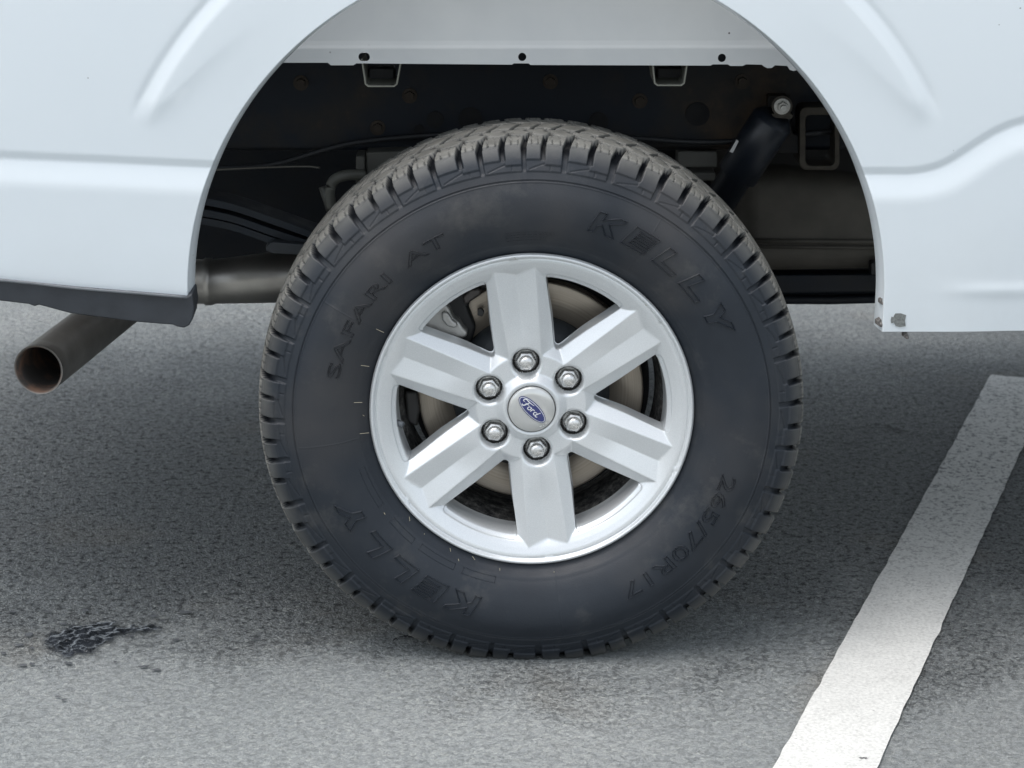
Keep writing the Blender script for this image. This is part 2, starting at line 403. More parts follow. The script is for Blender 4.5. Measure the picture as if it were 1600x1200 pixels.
for wl_, am in ((.009, 1.0), (.0055, .6)):
    g_ = rng.normal(size=(int((gx[-1]-gx[0])/wl_)+3, int((gy[-1]-gy[0])/wl_)+3)); iu = (GX-gx[0])/wl_; iv = (GY-gy[0])/wl_
    a_, b_ = iu.astype(int), iv.astype(int); fu, fv = iu-a_, iv-b_; fu, fv = fu*fu*(3-2*fu), fv*fv*(3-2*fv)
    rz += am*((g_[a_, b_]*(1-fu)+g_[a_+1, b_]*fu)*(1-fv)+(g_[a_, b_+1]*(1-fu)+g_[a_+1, b_+1]*fu)*fv)
rz = .0045+.0016*np.clip(rz, -1.2, 2)
wet = np_mesh('wet_patch', np.stack([GX, GY, rz], -1).reshape(-1, 3), grid_faces(len(gx), len(gy)), M_WET)
at = wet.data.attributes.new('core', 'FLOAT', 'POINT'); at.data.foreach_set('value', np.clip(sdv.ravel()/.02, -1, 1).astype(np.float32)); top(wet, 'small dark rippled wet patch with droplets on the asphalt below the tail pipe', 'wet patch')
def blob(cx, cy, rx, ry, n=16, rough=.3, z=.0035):
    bm = bmesh.new()
    c = P(cx, cy, Z=z); ex = P(cx+rx, cy, Z=z)-c; ey = P(cx, cy-ry, Z=z)-c
    ph = [random.uniform(0, 6.28) for _ in range(4)]; vs = []
    for i in range(n):
        a = 2*math.pi*i/n
        k = 1+rough*(.5*math.sin(2*a+ph[0])+.4*math.sin(3*a+ph[1])+.35*math.sin(7*a+ph[2]))
        vs.append(bm.verts.new(c+ex*math.cos(a)*k+ey*math.sin(a)*k))
    bm.faces.new(vs); from_bm('droplet', bm, M_DROP, wet)
for (x, y, rx, ry) in ((45, 991, 7, 3), (30, 1007, 9, 1.5), (50, 1012, 4, 1.5), (5, 1020, 5, 2), (35, 1039, 9, 1.5), (50, 1037, 5, 1.5), (98, 974, 7, 1.5), (133, 953, 7, 2), (240, 962, 7, 1.5), (290, 956, 12, 2),
                       (275, 999, 6, 1.6), (225, 1041, 9, 1.5), (244, 1046, 9, 1.5), (180, 1034, 3, 1.2), (107, 1036, 6, 2), (254, 969, 5, 1.2), (400, 998, 7, 1.3), (482, 1004, 6, 1.3), (90, 1088, 5, 1.2), (100, 1093, 4, 1.2),
                       (205, 993, 5, 1.6), (20, 955, 6, 1.6), (75, 955, 5, 1.6), (160, 573, 2.5, 2)):
    blob(x, y, rx, ry)

# ================================================================== TRUCK
truck = bpy.data.objects.new('pickup_truck', None); COL.objects.link(truck); truck.location = (0, 0, 0)
top(truck, 'white pickup truck seen at its rear wheel with silver six-spoke rim and dark tail pipe', 'pickup truck')

# ---- bed side panel -------------------------------------------------
YB = -.030
C0 = P(838, 470, YB); ZC = C0.z; XC = C0.x
AX = P(838+540, 470, YB).x-XC+.0035; AZT = (P(838, 470-541, YB).z-ZC)+.0035
XR, XL = 1.30, -1.08; ZT = 1.36
def ledge_z(x):
    # height of the body crease
    zl = np.interp(x, [-1.3, P(0, 248, YB).x, P(150, 254, YB).x, P(340, 263, YB).x, 0, P(1350, 273, YB).x, P(1440, 273, YB).x],
                   [P(0, 243, YB).z+.02, P(0, 248, YB).z, P(150, 254, YB).z, P(340, 263, YB).z, P(838, 268, YB).z, P(1350, 273, YB).z, P(1440, 273, YB).z])
    xs = [P(a, 200, YB).x for a in (1440, 1480, 1520, 1560, 1600, 1650)]+[3]
    zs = [P(800, b, YB).z for b in (273, 263, 235, 208, 193, 188)]+[P(800, 188, YB).z]
    zr = np.interp(x, xs, zs)
    return np.where(x < xs[0], zl, zr)
_xs = np.linspace(-1.4, 2.0, 1400); _lz = ledge_z(_xs); kk = np.ones(17)/17
_lz = np.convolve(np.pad(_lz, 8, 'edge'), kk, 'valid'); _sl = np.gradient(_lz, _xs)
def body_y(x, z):
    lz = np.interp(x, _xs, _lz); sl = np.interp(x, _xs, _sl)
    d = (z-lz)/np.sqrt(1+sl**2)                      # >0 above the crease
    y = YB+.10*np.clip(z-.78, 0, 9)**2
    y = y+.0034*np.clip(1-d/.011, 0, 1)*(d > 0)+.0034*(d <= 0)               # sinks in just above the crease
    e_ = np.clip(-d/.034, 0, 1.25); y = y-.0078*np.where(e_ < .75, e_, .75+(e_-.75)-(e_-.75)**2)                  # swells out beneath it
    y = y+.12*np.clip(-.10-d, 0, 1)**2*4*.4          # tucks under towards the sill
    # rear of the panel curves away
    y = y+.06*np.clip(-.55-x, 0, 9)**2
    # faint feature line low down on the right
    lf = np.exp(-((z-P(800, 455, YB).z)/.010)**2)*sstep(P(1440, 455, YB).x, P(1560, 455, YB).x, x)
    y = y-.0022*lf
    # raised band round the arch
    rho = np.sqrt(((x-XC)/AX)**2+((z-ZC)/AZT)**2)*541
    ang = np.degrees(np.arctan2(np.abs(x-XC)*1.0, (z-ZC)*AX/AZT))
    fade = 1-sstep(0, 1, (ang-(61.0-20*(1-sstep(590, 655, rho))))/(4.5+20*(1-sstep(590, 655, rho))))
    far_blend = sstep(420, 560, rho)
    # a pressed step: proud towards the arch, blended back before its edge
    we = sstep(548, 645, rho)
    y = y-.0036*fade*sstep(673, 653, rho)*(we+(1-we)*sstep(64, 30, ang))
    y = y+.0018*fade*np.exp(-((rho-679)/6.)**2)
    return y
phi0 = math.atan2(P(1380, 518, YB).z-ZC, AX); phi1 = math.pi+math.atan2(-(P(300, 464, YB).z-ZC), AX)
NA, NR = 900, 260
ph = np.linspace(phi0, phi1, NA)
def contour(ph):
    c, s = np.cos(ph), np.sin(ph)
    re = 1/np.sqrt((c/AX)**2+(np.maximum(s, 0)/AZT)**2)
    rs = AX/np.maximum(np.abs(c), 1e-3)
    r = np.where(s > 0, re, rs)
    return XC+r*c, ZC+r*s
cx, cz = contour(ph)
ZBR, ZBL = P(1600, 513, YB).z-.004, P(0, 440, YB).z+.035
po0 = math.atan2(ZBR-ZC, XR-XC); po1 = math.atan2(ZBL-ZC, XL-XC) % (2*math.pi)
po = po0+(ph-phi0)/(phi1-phi0)*(po1-po0)
c_, s_ = np.cos(po), np.sin(po)
with np.errstate(divide='ignore'):
    tr = np.where(c_ > 0, (XR-XC)/np.maximum(c_, 1e-9), (XL-XC)/np.minimum(c_, -1e-9))
    tt = np.where(s_ > 0, (ZT-ZC)/np.maximum(s_, 1e-9), 1e9)
ro = np.minimum(tr, tt); ox, oz = XC+ro*c_, ZC+ro*s_
q = np.linspace(0, 1, NR)**1.35
X = cx[:, None]*(1-q)+ox[:, None]*q; Z = cz[:, None]*(1-q)+oz[:, None]*q
Y = body_y(X, Z)
# rounded lip and return flange around the arch and along the bottom
lipd = np.array([(.0, .0), (.0007, .0006), (.0016, .0024), (.0019, .010), (.0030, .012), (.0065, .042)])  # (towards opening, inward)
nx = np.gradient(cx); nz = np.gradient(cz); ln_ = np.hypot(nx, nz); nx, nz = -nz/ln_, nx/ln_
XX = [X[:, ::-1]]; ZZ = [Z[:, ::-1]]; YY = [Y[:, ::-1]]
for a_, b_ in lipd[1:]:
    XX.append((cx+nx*a_)[:, None]); ZZ.append((cz+nz*a_)[:, None]); YY.append((Y[:, 0]+b_)[:, None])
X = np.concatenate(XX, 1); Z = np.concatenate(ZZ, 1); Y = np.concatenate(YY, 1)
V = np.stack([X, Y, Z], -1); nvv = V.shape[1]
F = grid_faces(NA, nvv)
body_V = V.reshape(-1, 3)
# bottom return flange strips
ex = []; exF = []; off = len(body_V)
for row in (0, -1):
    strip = V[row, :NR]; b1 = strip+np.array([0, .004, -.0015]); b2 = strip+np.array([0, .035, 0.0])
    st = np.stack([strip, b1, b2], 1).reshape(-1, 3); ex.append(st)
    exF.append(grid_faces(NR, 3, off=off, flip=(row == 0))); off += len(st)
panel = np_mesh('bed_side', np.concatenate([body_V]+ex), np.concatenate([F]+exF), M_BODY, truck)

# cab, tail and far side (mostly outside the frame)
bm = bmesh.new()
prof = [(1.335, .55), (3.9, .55), (4.5, .60), (4.55, 1.05), (3.2, 1.22), (2.75, 1.72), (1.55, 1.76), (1.335, 1.25)]
prism(bm, [Vector((x, YB-.004, z)) for x, z in prof], (0, 1.86, 0))
from_bm('cab_body', bm, M_BODY, truck, bevel=.03, seg=3)
bm = bmesh.new(); prism(bm, [Vector((x, YB-.012, z)) for x, z in ((1.62, 1.25), (2.95, 1.24), (2.62, 1.62), (1.66, 1.65))], (0, .006, 0))
from_bm('side_window', bm, m_simple('dark_glass', (.02, .025, .03), .08), truck)
bm = bmesh.new(); box(bm, -1.25, -1.10, .06, 1.90, .52, .70)
from_bm('rear_bumper', bm, m_simple('chrome_bumper', (.6, .6, .6), .2, .9), truck, bevel=.03, seg=3)
bm = bmesh.new()
box(bm, -1.08, -1.03, .06, 1.86, .72, 1.34)                # tailgate
from_bm('tailgate', bm, M_BODY, truck, bevel=.015)
# far bed side with its own arch
bm = bmesh.new(); n = 24
arc = [Vector((XC+AX*math.cos(math.pi*i/n), 1.82, ZC+AZT*math.sin(math.pi*i/n))) for i in range(n+1)]
outl = [Vector((XR, 1.82, .64)), Vector((XR, 1.82, ZT)), Vector((XL, 1.82, ZT)), Vector((XL, 1.82, .70)), Vector((XC-AX, 1.82, .68))]+arc[::-1]+[Vector((XC+AX, 1.82, .64))]
prism(bm, outl, (0, .03, 0)); from_bm('bed_side', bm, M_BODY, truck)

# dark trim below the white panel behind the wheel
ytr = -.036
tp = [(-160, 430), (0, 437), (120, 449), (220, 457), (292, 463), (301, 458), (304, 480), (302, 497), (296, 508), (288, 512), (278, 510), (270, 507), (220, 503), (110, 489), (60, 476), (55, 479), (45, 475), (0, 470), (-160, 456)]
bm = bmesh.new()
pts = []
for x, y in tp:
    p = P(x, y, ytr); p.y = ytr+.06*max(0, -.55-p.x)**2-.004; pts.append(p)
a = [bm.verts.new(p) for p in pts]; b = [bm.verts.new(p+Vector((0, .05, .004))) for p in pts]; n = len(a)
bm.faces.new(a); bm.faces.new(b[::-1])
for i in range(n): bm.faces.new((a[i], b[i], b[(i+1) % n], a[(i+1) % n]))
from_bm('sill_trim', bm, M_TRIM, truck, bevel=.0035, seg=3)
bm = bmesh.new()
tl = []
for x, y in tp[:5]:
    p = P(x, y+1.5, ytr-.008); p.y += .06*max(0, -.55-p.x)**2; tl.append(p)
tube(bm, smooth_path(tl, 6), .0022, 8); from_bm('trim_bead', bm, m_simple('grey_seal', (.13, .14, .15), .5), truck, True)
# corroded corner of the front lower panel: small scuffs and fixings
bm = bmesh.new()
def rag(cxp, cyp, rp, Yq, th=.002, n=9):
    c = P(cxp, cyp, Yq); prism(bm, [c+Vector((math.cos(6.283*i/n), 0, math.sin(6.283*i/n)))*rp/1080*random.uniform(.7, 1.25) for i in range(n)], (0, th, 0))
rag(1405, 501, 11, body_y(P(1405, 501, YB).x, P(1405, 501, YB).z)-.0012); rag(1396, 500, 5, body_y(P(1396, 500, YB).x, P(1396, 500, YB).z)-.002, n=6)
from_bm('scuff', bm, m_simple('bared_metal', (.20, .21, .20), .6, .3, .4, 300, .002), truck)
for (px, py, s) in ((1378, 470, 6), (1374, 503, 7), (1414, 523, 5)):
    bm = bmesh.new(); c = P(px, py, -.02)
    bmesh.ops.create_cone(bm, cap_ends=True, segments=6, radius1=s/1080, radius2=s/1080*.8, depth=.012, matrix=Matrix.Translation(c)@Matrix.Rotation(R(90), 4, 'X'))
    bmesh.ops.create_uvsphere(bm, u_segments=10, v_segments=6, radius=s/1080*.6, matrix=Matrix.Translation(c+Vector((.002, -.007, -.002))))
    from_bm('fixing_screw', bm, m_simple('dirty_screw', (.16, .15, .14), .6, .4, .4, 300), truck, bevel=.0008)

# ---- wheelhouse panel ----------------------------------------------
YI = .13
bm = bmesh.new()
bot = [(300, 96), (441, 98), (512, 98), (517, 102), (552, 102), (557, 99), (800, 101), (803, 99), (826, 99), (829, 101.5), (1110, 102.5), (1114, 100.5), (1137, 100.5), (1141, 103), (1160, 103), (1166, 100.5),
       (1190, 101), (1194, 104), (1199, 106.5), (1206, 106), (1211, 102), (1230, 103), (1234, 109), (1240, 111), (1247, 109), (1250, 104), (1330, 104)]
pts = [P(x, y, YI) for x, y in bot]
zf = P(800, 77, YI).z
holes = [(569, 89, 8.5, 6), (816, 89, 6, 6), (1128, 90.5, 6, 6)]
# lower flange, pierced: built by 2-D boolean
prism(bm, pts+[Vector((pts[-1].x, YI, zf)), Vector((pts[0].x, YI, zf))], (0, .0015, 0))
fl = from_bm('wheelhouse_flange_tmp', bm)
bm = bmesh.new()
for (x, y, rx, rz) in holes:
    c = P(x, y, YI); n = 28
    o_ = []
    for i in range(n):
        a_ = 2*math.pi*i/n; sx = (rx-rz)/1030*(1 if math.cos(a_) > 0 else -1)
        o_.append(c+Vector((sx+rz/1030*math.cos(a_), -.01, rz/1030*math.sin(a_)*1.04)))
    prism(bm, o_, (0, .03, 0))
cut = from_bm('cut_tmp', bm)
md = fl.modifiers.new('b', 'BOOLEAN'); md.object = cut; md.operation = 'DIFFERENCE'; md.solver = 'EXACT'
dg = bpy.context.evaluated_depsgraph_get(); dg.update()
me2 = bpy.data.meshes.new_from_object(fl.evaluated_get(dg))
bpy.data.objects.remove(fl); bpy.data.objects.remove(cut)
bm = bmesh.new(); bm.from_mesh(me2)
x0, x1 = pts[0].x, pts[-1].x
sec = [(0, 0), (.0002, .002), (.0012, .006), (.0022, .012), (.010, .10), (.022, .25), (.06, .36)]
prev = None
for dy, dz in sec:
    r_ = [bm.verts.new((x, YI+dy, zf+dz)) for x in np.linspace(x0, x1, 12)]
    if prev:
        for i in range(11): bm.faces.new((prev[i], prev[i+1], r_[i+1], r_[i]))
    prev = r_
wh = from_bm('wheelhouse_panel', bm, M_PRIMER, truck)
for k, (xa, xb, yb, xc, xd) in enumerate(((564, 628, 136, 570, 621), (1018, 1076, 134.5, 1022, 1070))):
    # U shaped hanger under the flange, open at the front
    bm = bmesh.new(); yq = YI+.004
    o_ = [P(xa, 92, yq), P(xc, yb-4, yq), P(xc+5, yb, yq), P(xd-5, yb, yq), P(xd, yb-4, yq), P(xb, 92, yq)]
    i_ = [P(xa+2.2, 92, yq), P(xc+2.2, yb-5.0, yq), P(xc+6, yb-2.3, yq), P(xd-6, yb-2.3, yq), P(xd-2.2, yb-5.0, yq), P(xb-2.2, 92, yq)]
    for s in range(5):
        prism(bm, [o_[s], o_[s+1], i_[s+1], i_[s]], (0, .09, 0))
    from_bm('hanger_bracket', bm, m_simple('galvanised_hanger', (.20, .20, .17), .55, .4), wh)
    bm = bmesh.new(); c = P((xa+xb)/2, 118, YI+.07); box(bm, c.x-.02, c.x+.02, c.y, c.y+.03, c.z-.008, c.z+.012)
    from_bm('rubber_stop', bm, M_BLACK, wh, bevel=.004)

# ---- floor, frame, springs -----------------------------------------
bm = bmesh.new(); zfl = P(800, 90, .2).z+.06
box(bm, -1.02, 1.28, YI+.012, 1.78, zfl+.10, zfl+.13)
from_bm('bed_floor', bm, M_FRAME, truck)
bm = bmesh.new()
YF = .40
zt, zb = P(800, 85, YF).z+.02, P(800, 236, YF).z
box(bm, -1.06, 1.5, YF, YF+.07, zb, zt)
box(bm, -1.06, 1.5, 1.45, 1.52, zb, zt)
rail = from_bm('frame_rail', bm, M_RAIL, truck, bevel=.008)
M_HOLE_DARK = m_simple('hole_black', (.004, .004, .005), .8)  # flat black discs put in for the dark inside open rail holes
for (x, y, rx) in ((680, 187, 13), (735, 186, 18), (935, 190, 15), (1090, 178, 18), (655, 203, 8)):
    c = P(x, y, YF-.001); bm = bmesh.new()
    bmesh.ops.create_cone(bm, cap_ends=True, segments=24, radius1=rx/960, radius2=rx/960, depth=.004, matrix=Matrix.Translation(c)@Matrix.Rotation(R(90), 4, 'X'))
    from_bm('rail_hole_disc', bm, M_HOLE_DARK, rail)
# bracket frame with rectangular opening
bm = bmesh.new(); yq = YF-.05
def rrect(x0, y0, x1, y1, r, yy, n=5):
    o = []
    for (cx_, cy_, a0) in ((x1-r, y0+r, -90), (x1-r, y1-r, 0), (x0+r, y1-r, 90), (x0+r, y0+r, 180)):
        for i in range(n+1):
            a_ = R(a0+90*i/n); o.append(P(cx_+r*math.cos(a_), cy_+r*math.sin(a_), yy))
    return o
oo = rrect(1249, 167, 1312, 266, 12, yq); ii = rrect(1259, 180, 1304, 259, 8, yq)
nn = len(oo)
va = [bm.verts.new(p) for p in oo]; vb = [bm.verts.new(p) for p in ii]; vc = [bm.verts.new(p+Vector((0, .08, 0))) for p in oo]; vd = [bm.verts.new(p+Vector((0, .08, 0))) for p in ii]
for i in range(nn):
    j = (i+1) % nn
    bm.faces.new((va[i], va[j], vb[j], vb[i])); bm.faces.new((va[j], va[i], vc[i], vc[j])); bm.faces.new((vb[i], vb[j], vd[j], vd[i]))
from_bm('frame_bracket', bm, M_BRKT, truck, bevel=.002)
bm = bmesh.new()
prism(bm, [P(x, y, YF-.03) for x, y in ((1200, 150), (1232, 150), (1240, 182), (1236, 190), (1240, 208), (1256, 214), (1258, 240), (1215, 240), (1200, 200))], (0, .03, 0))
from_bm('shock_mount', bm, M_RAIL, truck, bevel=.003)
# shock absorber
bm = bmesh.new(); a = P(1212, 180, YF-.09); b = P(1105, 345, YF-.04)
d = (b-a)
tube(bm, [a, a+d*.04, a+d*.05, a+d*.55, a+d*.56, b], [.024, .031, .033, .033, .026, .026], 32)
shock = from_bm('shock_absorber', bm, M_SHOCK, truck, True)
bm = bmesh.new(); c = P(1222, 166, YF-.11)
rot = Matrix.Rotation(R(90), 4, 'X')
bmesh.ops.create_cone(bm, cap_ends=True, segments=28, radius1=.0125, radius2=.0125, depth=.004, matrix=Matrix.Translation(c)@rot)
bmesh.ops.create_cone(bm, cap_ends=True, segments=6, radius1=.0085, radius2=.0085, depth=.018, matrix=Matrix.Translation(c+Vector((0, -.006, 0)))@rot)
bmesh.ops.create_cone(bm, cap_ends=True, segments=12, radius1=.005, radius2=.005, depth=.010, matrix=Matrix.Translation(c+Vector((0, -.018, 0)))@rot)
from_bm('bolt', bm, M_BOLT, shock, bevel=.0006)
bm = bmesh.new(); tube(bm, [P(1222, 166, YF-.105), P(1222, 166, YF)], .016, 16); from_bm('bushing', bm, M_BRKT, shock)
bm = bmesh.new(); prism(bm, [P(x, y, YF-.10) for x, y in ((1205, 178), (1234, 177), (1240, 181), (1236, 186), (1210, 184))], (0, .05, 0)); from_bm('shock_collar', bm, M_BRKT, shock)
bm = bmesh.new(); prism(bm, [P(x, y, YF-.10) for x, y in ((1151, 218), (1154, 221), (1145, 239), (1140, 237))], (0, .002, 0)); from_bm('paint_tag', bm, m_simple('white_tag', (.5, .5, .48), .6), shock)

# leaf spring (left) and axle
bm = bmesh.new()
for k, (dz, ya) in enumerate(((0, 0), (18, 0), (31, 0))):
    path = [P(290, 305+dz, .36), P(360, 318+dz, .36), P(440, 345+dz, .36), P(520, 372+dz*.8, .36), P(700, 420+dz*.5, .36), P(900, 440, .36)]
    pp = smooth_path(path, 6)
    for p0, p1 in zip(pp, pp[1:]):
        prism(bm, [p0, p1, p1-Vector((0, 0, .011)), p0-Vector((0, 0, .011))], (0, .07, 0))
from_bm('leaf_spring', bm, m_simple('dark_spring_steel', (.013, .018, .025), .5, .2, .3, 30, .001), truck)
bm = bmesh.new(); prism(bm, [P(x, y, .34) for x, y in ((415, 385), (425, 378), (520, 386), (520, 402), (425, 396), (416, 392))], (0, .05, 0))
from_bm('spring_clip', bm, m_simple('grey_clip', (.045, .05, .055), .5, .2), truck, bevel=.002)
bm = bmesh.new(); tube(bm, [(0, .15, HUBZ), (0, .62, HUBZ)], .045, 24); tube(bm, [(0, .62, HUBZ), (0, .80, HUBZ-.01), (0, .98, HUBZ), (0, 1.16, HUBZ-.01), (0, 1.3, HUBZ)], [.05, .13, .15, .13, .05], 24); tube(bm, [(0, 1.3, HUBZ), (0, 1.75, HUBZ)], .045, 24)
from_bm('rear_axle', bm, M_FRAME, truck, True)
# hose and grey block above the tyre's left shoulder
bm = bmesh.new(); tube(bm, smooth_path([P(518, 325, .33), P(515, 300, .33), P(522, 282, .33), P(540, 274, .33), P(570, 273, .34)], 8), .0085, 14)
from_bm('brake_hose', bm, m_simple('grey_hose', (.10, .10, .085), .55), truck, True)
bm = bmesh.new(); tube(bm, [P(504, 292, .33), P(516, 330, .33)], .006, 12); from_bm('brake_line', bm, m_simple('grey_line', (.09, .09, .08), .5, .3), truck, True)
bm = bmesh.new(); prism(bm, [P(x, y, .36) for x, y in ((572, 238), (640, 236), (640, 290), (572, 290))], (0, .06, 0))
prism(bm, [P(x, y, .35) for x, y in ((556, 244), (570, 244), (570, 300), (556, 300))], (0, .06, 0))
M_DI = m_simple('dusty_iron', (.10, .098, .085), .7)
from_bm('spring_hanger', bm, M_DI, truck, bevel=.003)
bm = bmesh.new(); prism(bm, [P(x, y, .40) for x, y in ((1060, 236), (1121, 237), (1121, 262), (1060, 262))], (0, .06, 0)); from_bm('bump_stop', bm, M_DI, truck, bevel=.003)
bm = bmesh.new(); prism(bm, [P(x, y, .40) for x, y in ((1060, 270), (1118, 270), (1118, 283), (1060, 283))], (0, .06, 0)); from_bm('bump_stop', bm, M_DI, truck, bevel=.003)
# fuel tank and shield (right)
bm = bmesh.new(); yq = .50
tk = [(1150, 262), (1230, 262), (1420, 285), (1500, 300), (1500, 425), (1150, 430)]
prism(bm, [P(x, y, yq) for x, y in tk], (0, .5, 0))
tank = from_bm('fuel_tank', bm, M_TANK, truck, bevel=.04, seg=6)
bm = bmesh.new()
for yy, rr_ in ((377, .004), (386, .003)):
    tube(bm, [P(1130, yy-1, yq-.002), P(1500, yy+2, yq-.002)], rr_, 10)
from_bm('tank_seam', bm, M_TANK, tank, True)
bm = bmesh.new(); prism(bm, [P(x, y, yq-.02) for x, y in ((1361, 411), (1385, 411), (1385, 428), (1361, 430))], (0, .03, 0)); from_bm('tank_strap', bm, M_BLACK, tank, bevel=.002)
bm = bmesh.new(); prism(bm, [P(x, y, .52) for x, y in ((1130, 431), (1520, 427), (1520, 455), (1130, 460))], (0, .04, 0)); tube(bm, [P(1130, 467, .56), P(1300, 468, .56), P(1520, 462, .56)], .0085, 12)
from_bm('cross_rail', bm, M_FRAME, truck, bevel=.003)
# exhaust (left): muffler end with band, then the tail pipe turned out to the side
bm = bmesh.new(); ym = .50
mpath = [P(250, 441, ym), P(318, 440, ym), P(321, 440, ym), P(331, 440, ym), P(334, 440, ym), P(380, 437, ym), P(470, 430, ym), P(620, 425, ym)]
mr = [.036, .036, .0385, .0385, .036, .0385, .044, .044]
tube(bm, mpath, [r_*1.02 for r_ in mr], 40)
from_bm('muffler', bm, M_EXH, truck, True)
T0 = P(60, 577.5, .02); ax = Vector((.16, 1.0, .0)).normalized()
def pipe_mesh():
    path = [T0+ax*s for s in (0, .03, .12, .24, .38)]
    e = path[-1]; tgt = P(250, 441, ym)
    path += [e+Vector((.03, .06, .015)), tgt+Vector((-.07, 0, 0)), tgt+Vector((-.02, 0, 0)), tgt+Vector((.03, 0, 0))]
    path = path[:4]+smooth_path(path[4:], 6)
    bm = bmesh.new(); ro_ = .0368; seg = 48
    outer = tube(bm, path, ro_, seg, False)
    inner = tube(bm, path[:4]+path[4:8], ro_-.003, seg, False)
    for k in range(seg): bm.faces.new((outer[0][k], outer[0][(k+1) % seg], inner[0][(k+1) % seg], inner[0][k]))
    bm.verts.index_update()
    ins = np.zeros(len(bm.verts)); 
    for rg in inner:
        for v_ in rg: ins[v_.index] = 1
    me = bpy.data.meshes.new('tail_pipe'); bm.to_mesh(me); bm.free()
    at = me.attributes.new('inside', 'FLOAT', 'POINT'); at.data.foreach_set('value', ins)
    for p in me.polygons: p.use_smooth = True
    return link('tail_pipe', me, M_PIPE, truck)
pipe = pipe_mesh()
# added dark slab closing the underbody gaps where bright ground showed
bm = bmesh.new()
prism(bm, [P(x, y, 1.05) for x, y in ((250, 180), (1450, 180), (1450, 466), (1000, 466), (990, 440), (600, 432), (250, 430))], (0, .25, 0))
from_bm('underbody_backing', bm, M_FRAME, truck, bevel=.03)

# ================================================================== WHEEL
HC = (0, 0, HUBZ)
wheel = bpy.data.objects.new('wheel', None)
# hub carrier mesh is the wheel part itself; rim, tyre, nuts hang on it
bm = bmesh.new(); bmesh.ops.create_cone(bm, cap_ends=True, segments=64, radius1=.095, radius2=.085, depth=.03, matrix=Matrix.Translation((0, .062, HUBZ))@Matrix.Rotation(R(90), 4, 'X'))
bpy.data.objects.remove(wheel)
wheel = from_bm('wheel', bm, M_HAT, truck, bevel=.003)
A0 = math.degrees(-.1189)          # the wheel stands turned by this much
# ---- rim
def hr(r):
    return np.interp(r, [.18, .190, .198, .205, .213, .2215, .2255, .2275, .2285, .2295, .2310, .2330, .2345, .2360],
                     [.060, .034, .0225, .0160, .0112, .0070, .0062, .0072, .0066, .0022, .0002, .0002, .0012, .0045])
def rim_y(x, z):
    """x, z relative to the hub, unrotated (a spoke points straight up)"""
    r = np.hypot(x, z); a = np.arctan2(x, z); k = np.round(a/(np.pi/3)); da = a-k*np.pi/3
    u = np.abs(r*np.sin(da)); s = r*np.cos(da)
    w = np.interp(s, [.06, .10, .2, .236], [.0225, .0245, .0290, .0300])
    yr = np.interp(s, [.05, .075, .10, .217, .236], [.0265, .0255, .0225, .0105, .009])
    dv = .0056*sstep(.085, .15, s)+.0006
    v_in = yr+dv*(1-u/w)
    v_out = yr+(u-w)*.72
    hs = np.where(u < w, v_in, v_out)
    # soften ridge
    y = np.minimum(hs, hr(r))
    hub = .0262+np.clip(r-.080, 0, 1)*.9
    y = np.minimum(y, hub)
    # boss ring round the cap
    boss = .0165+np.clip(r-.0405, 0, 1)**1*.9+np.clip(.0375-r, 0, 1)*.8
    y = np.minimum(y, np.where(r < .062, boss, 9))
    # nut pockets
    for kk_ in range(6):
        aa = kk_*np.pi/3; d = np.hypot(x-.0675*np.sin(aa), z-.0675*np.cos(aa))
        y = y+.020*sstep(.0212, .0190, d)+.0022*sstep(.0245, .0215, d)
    return y
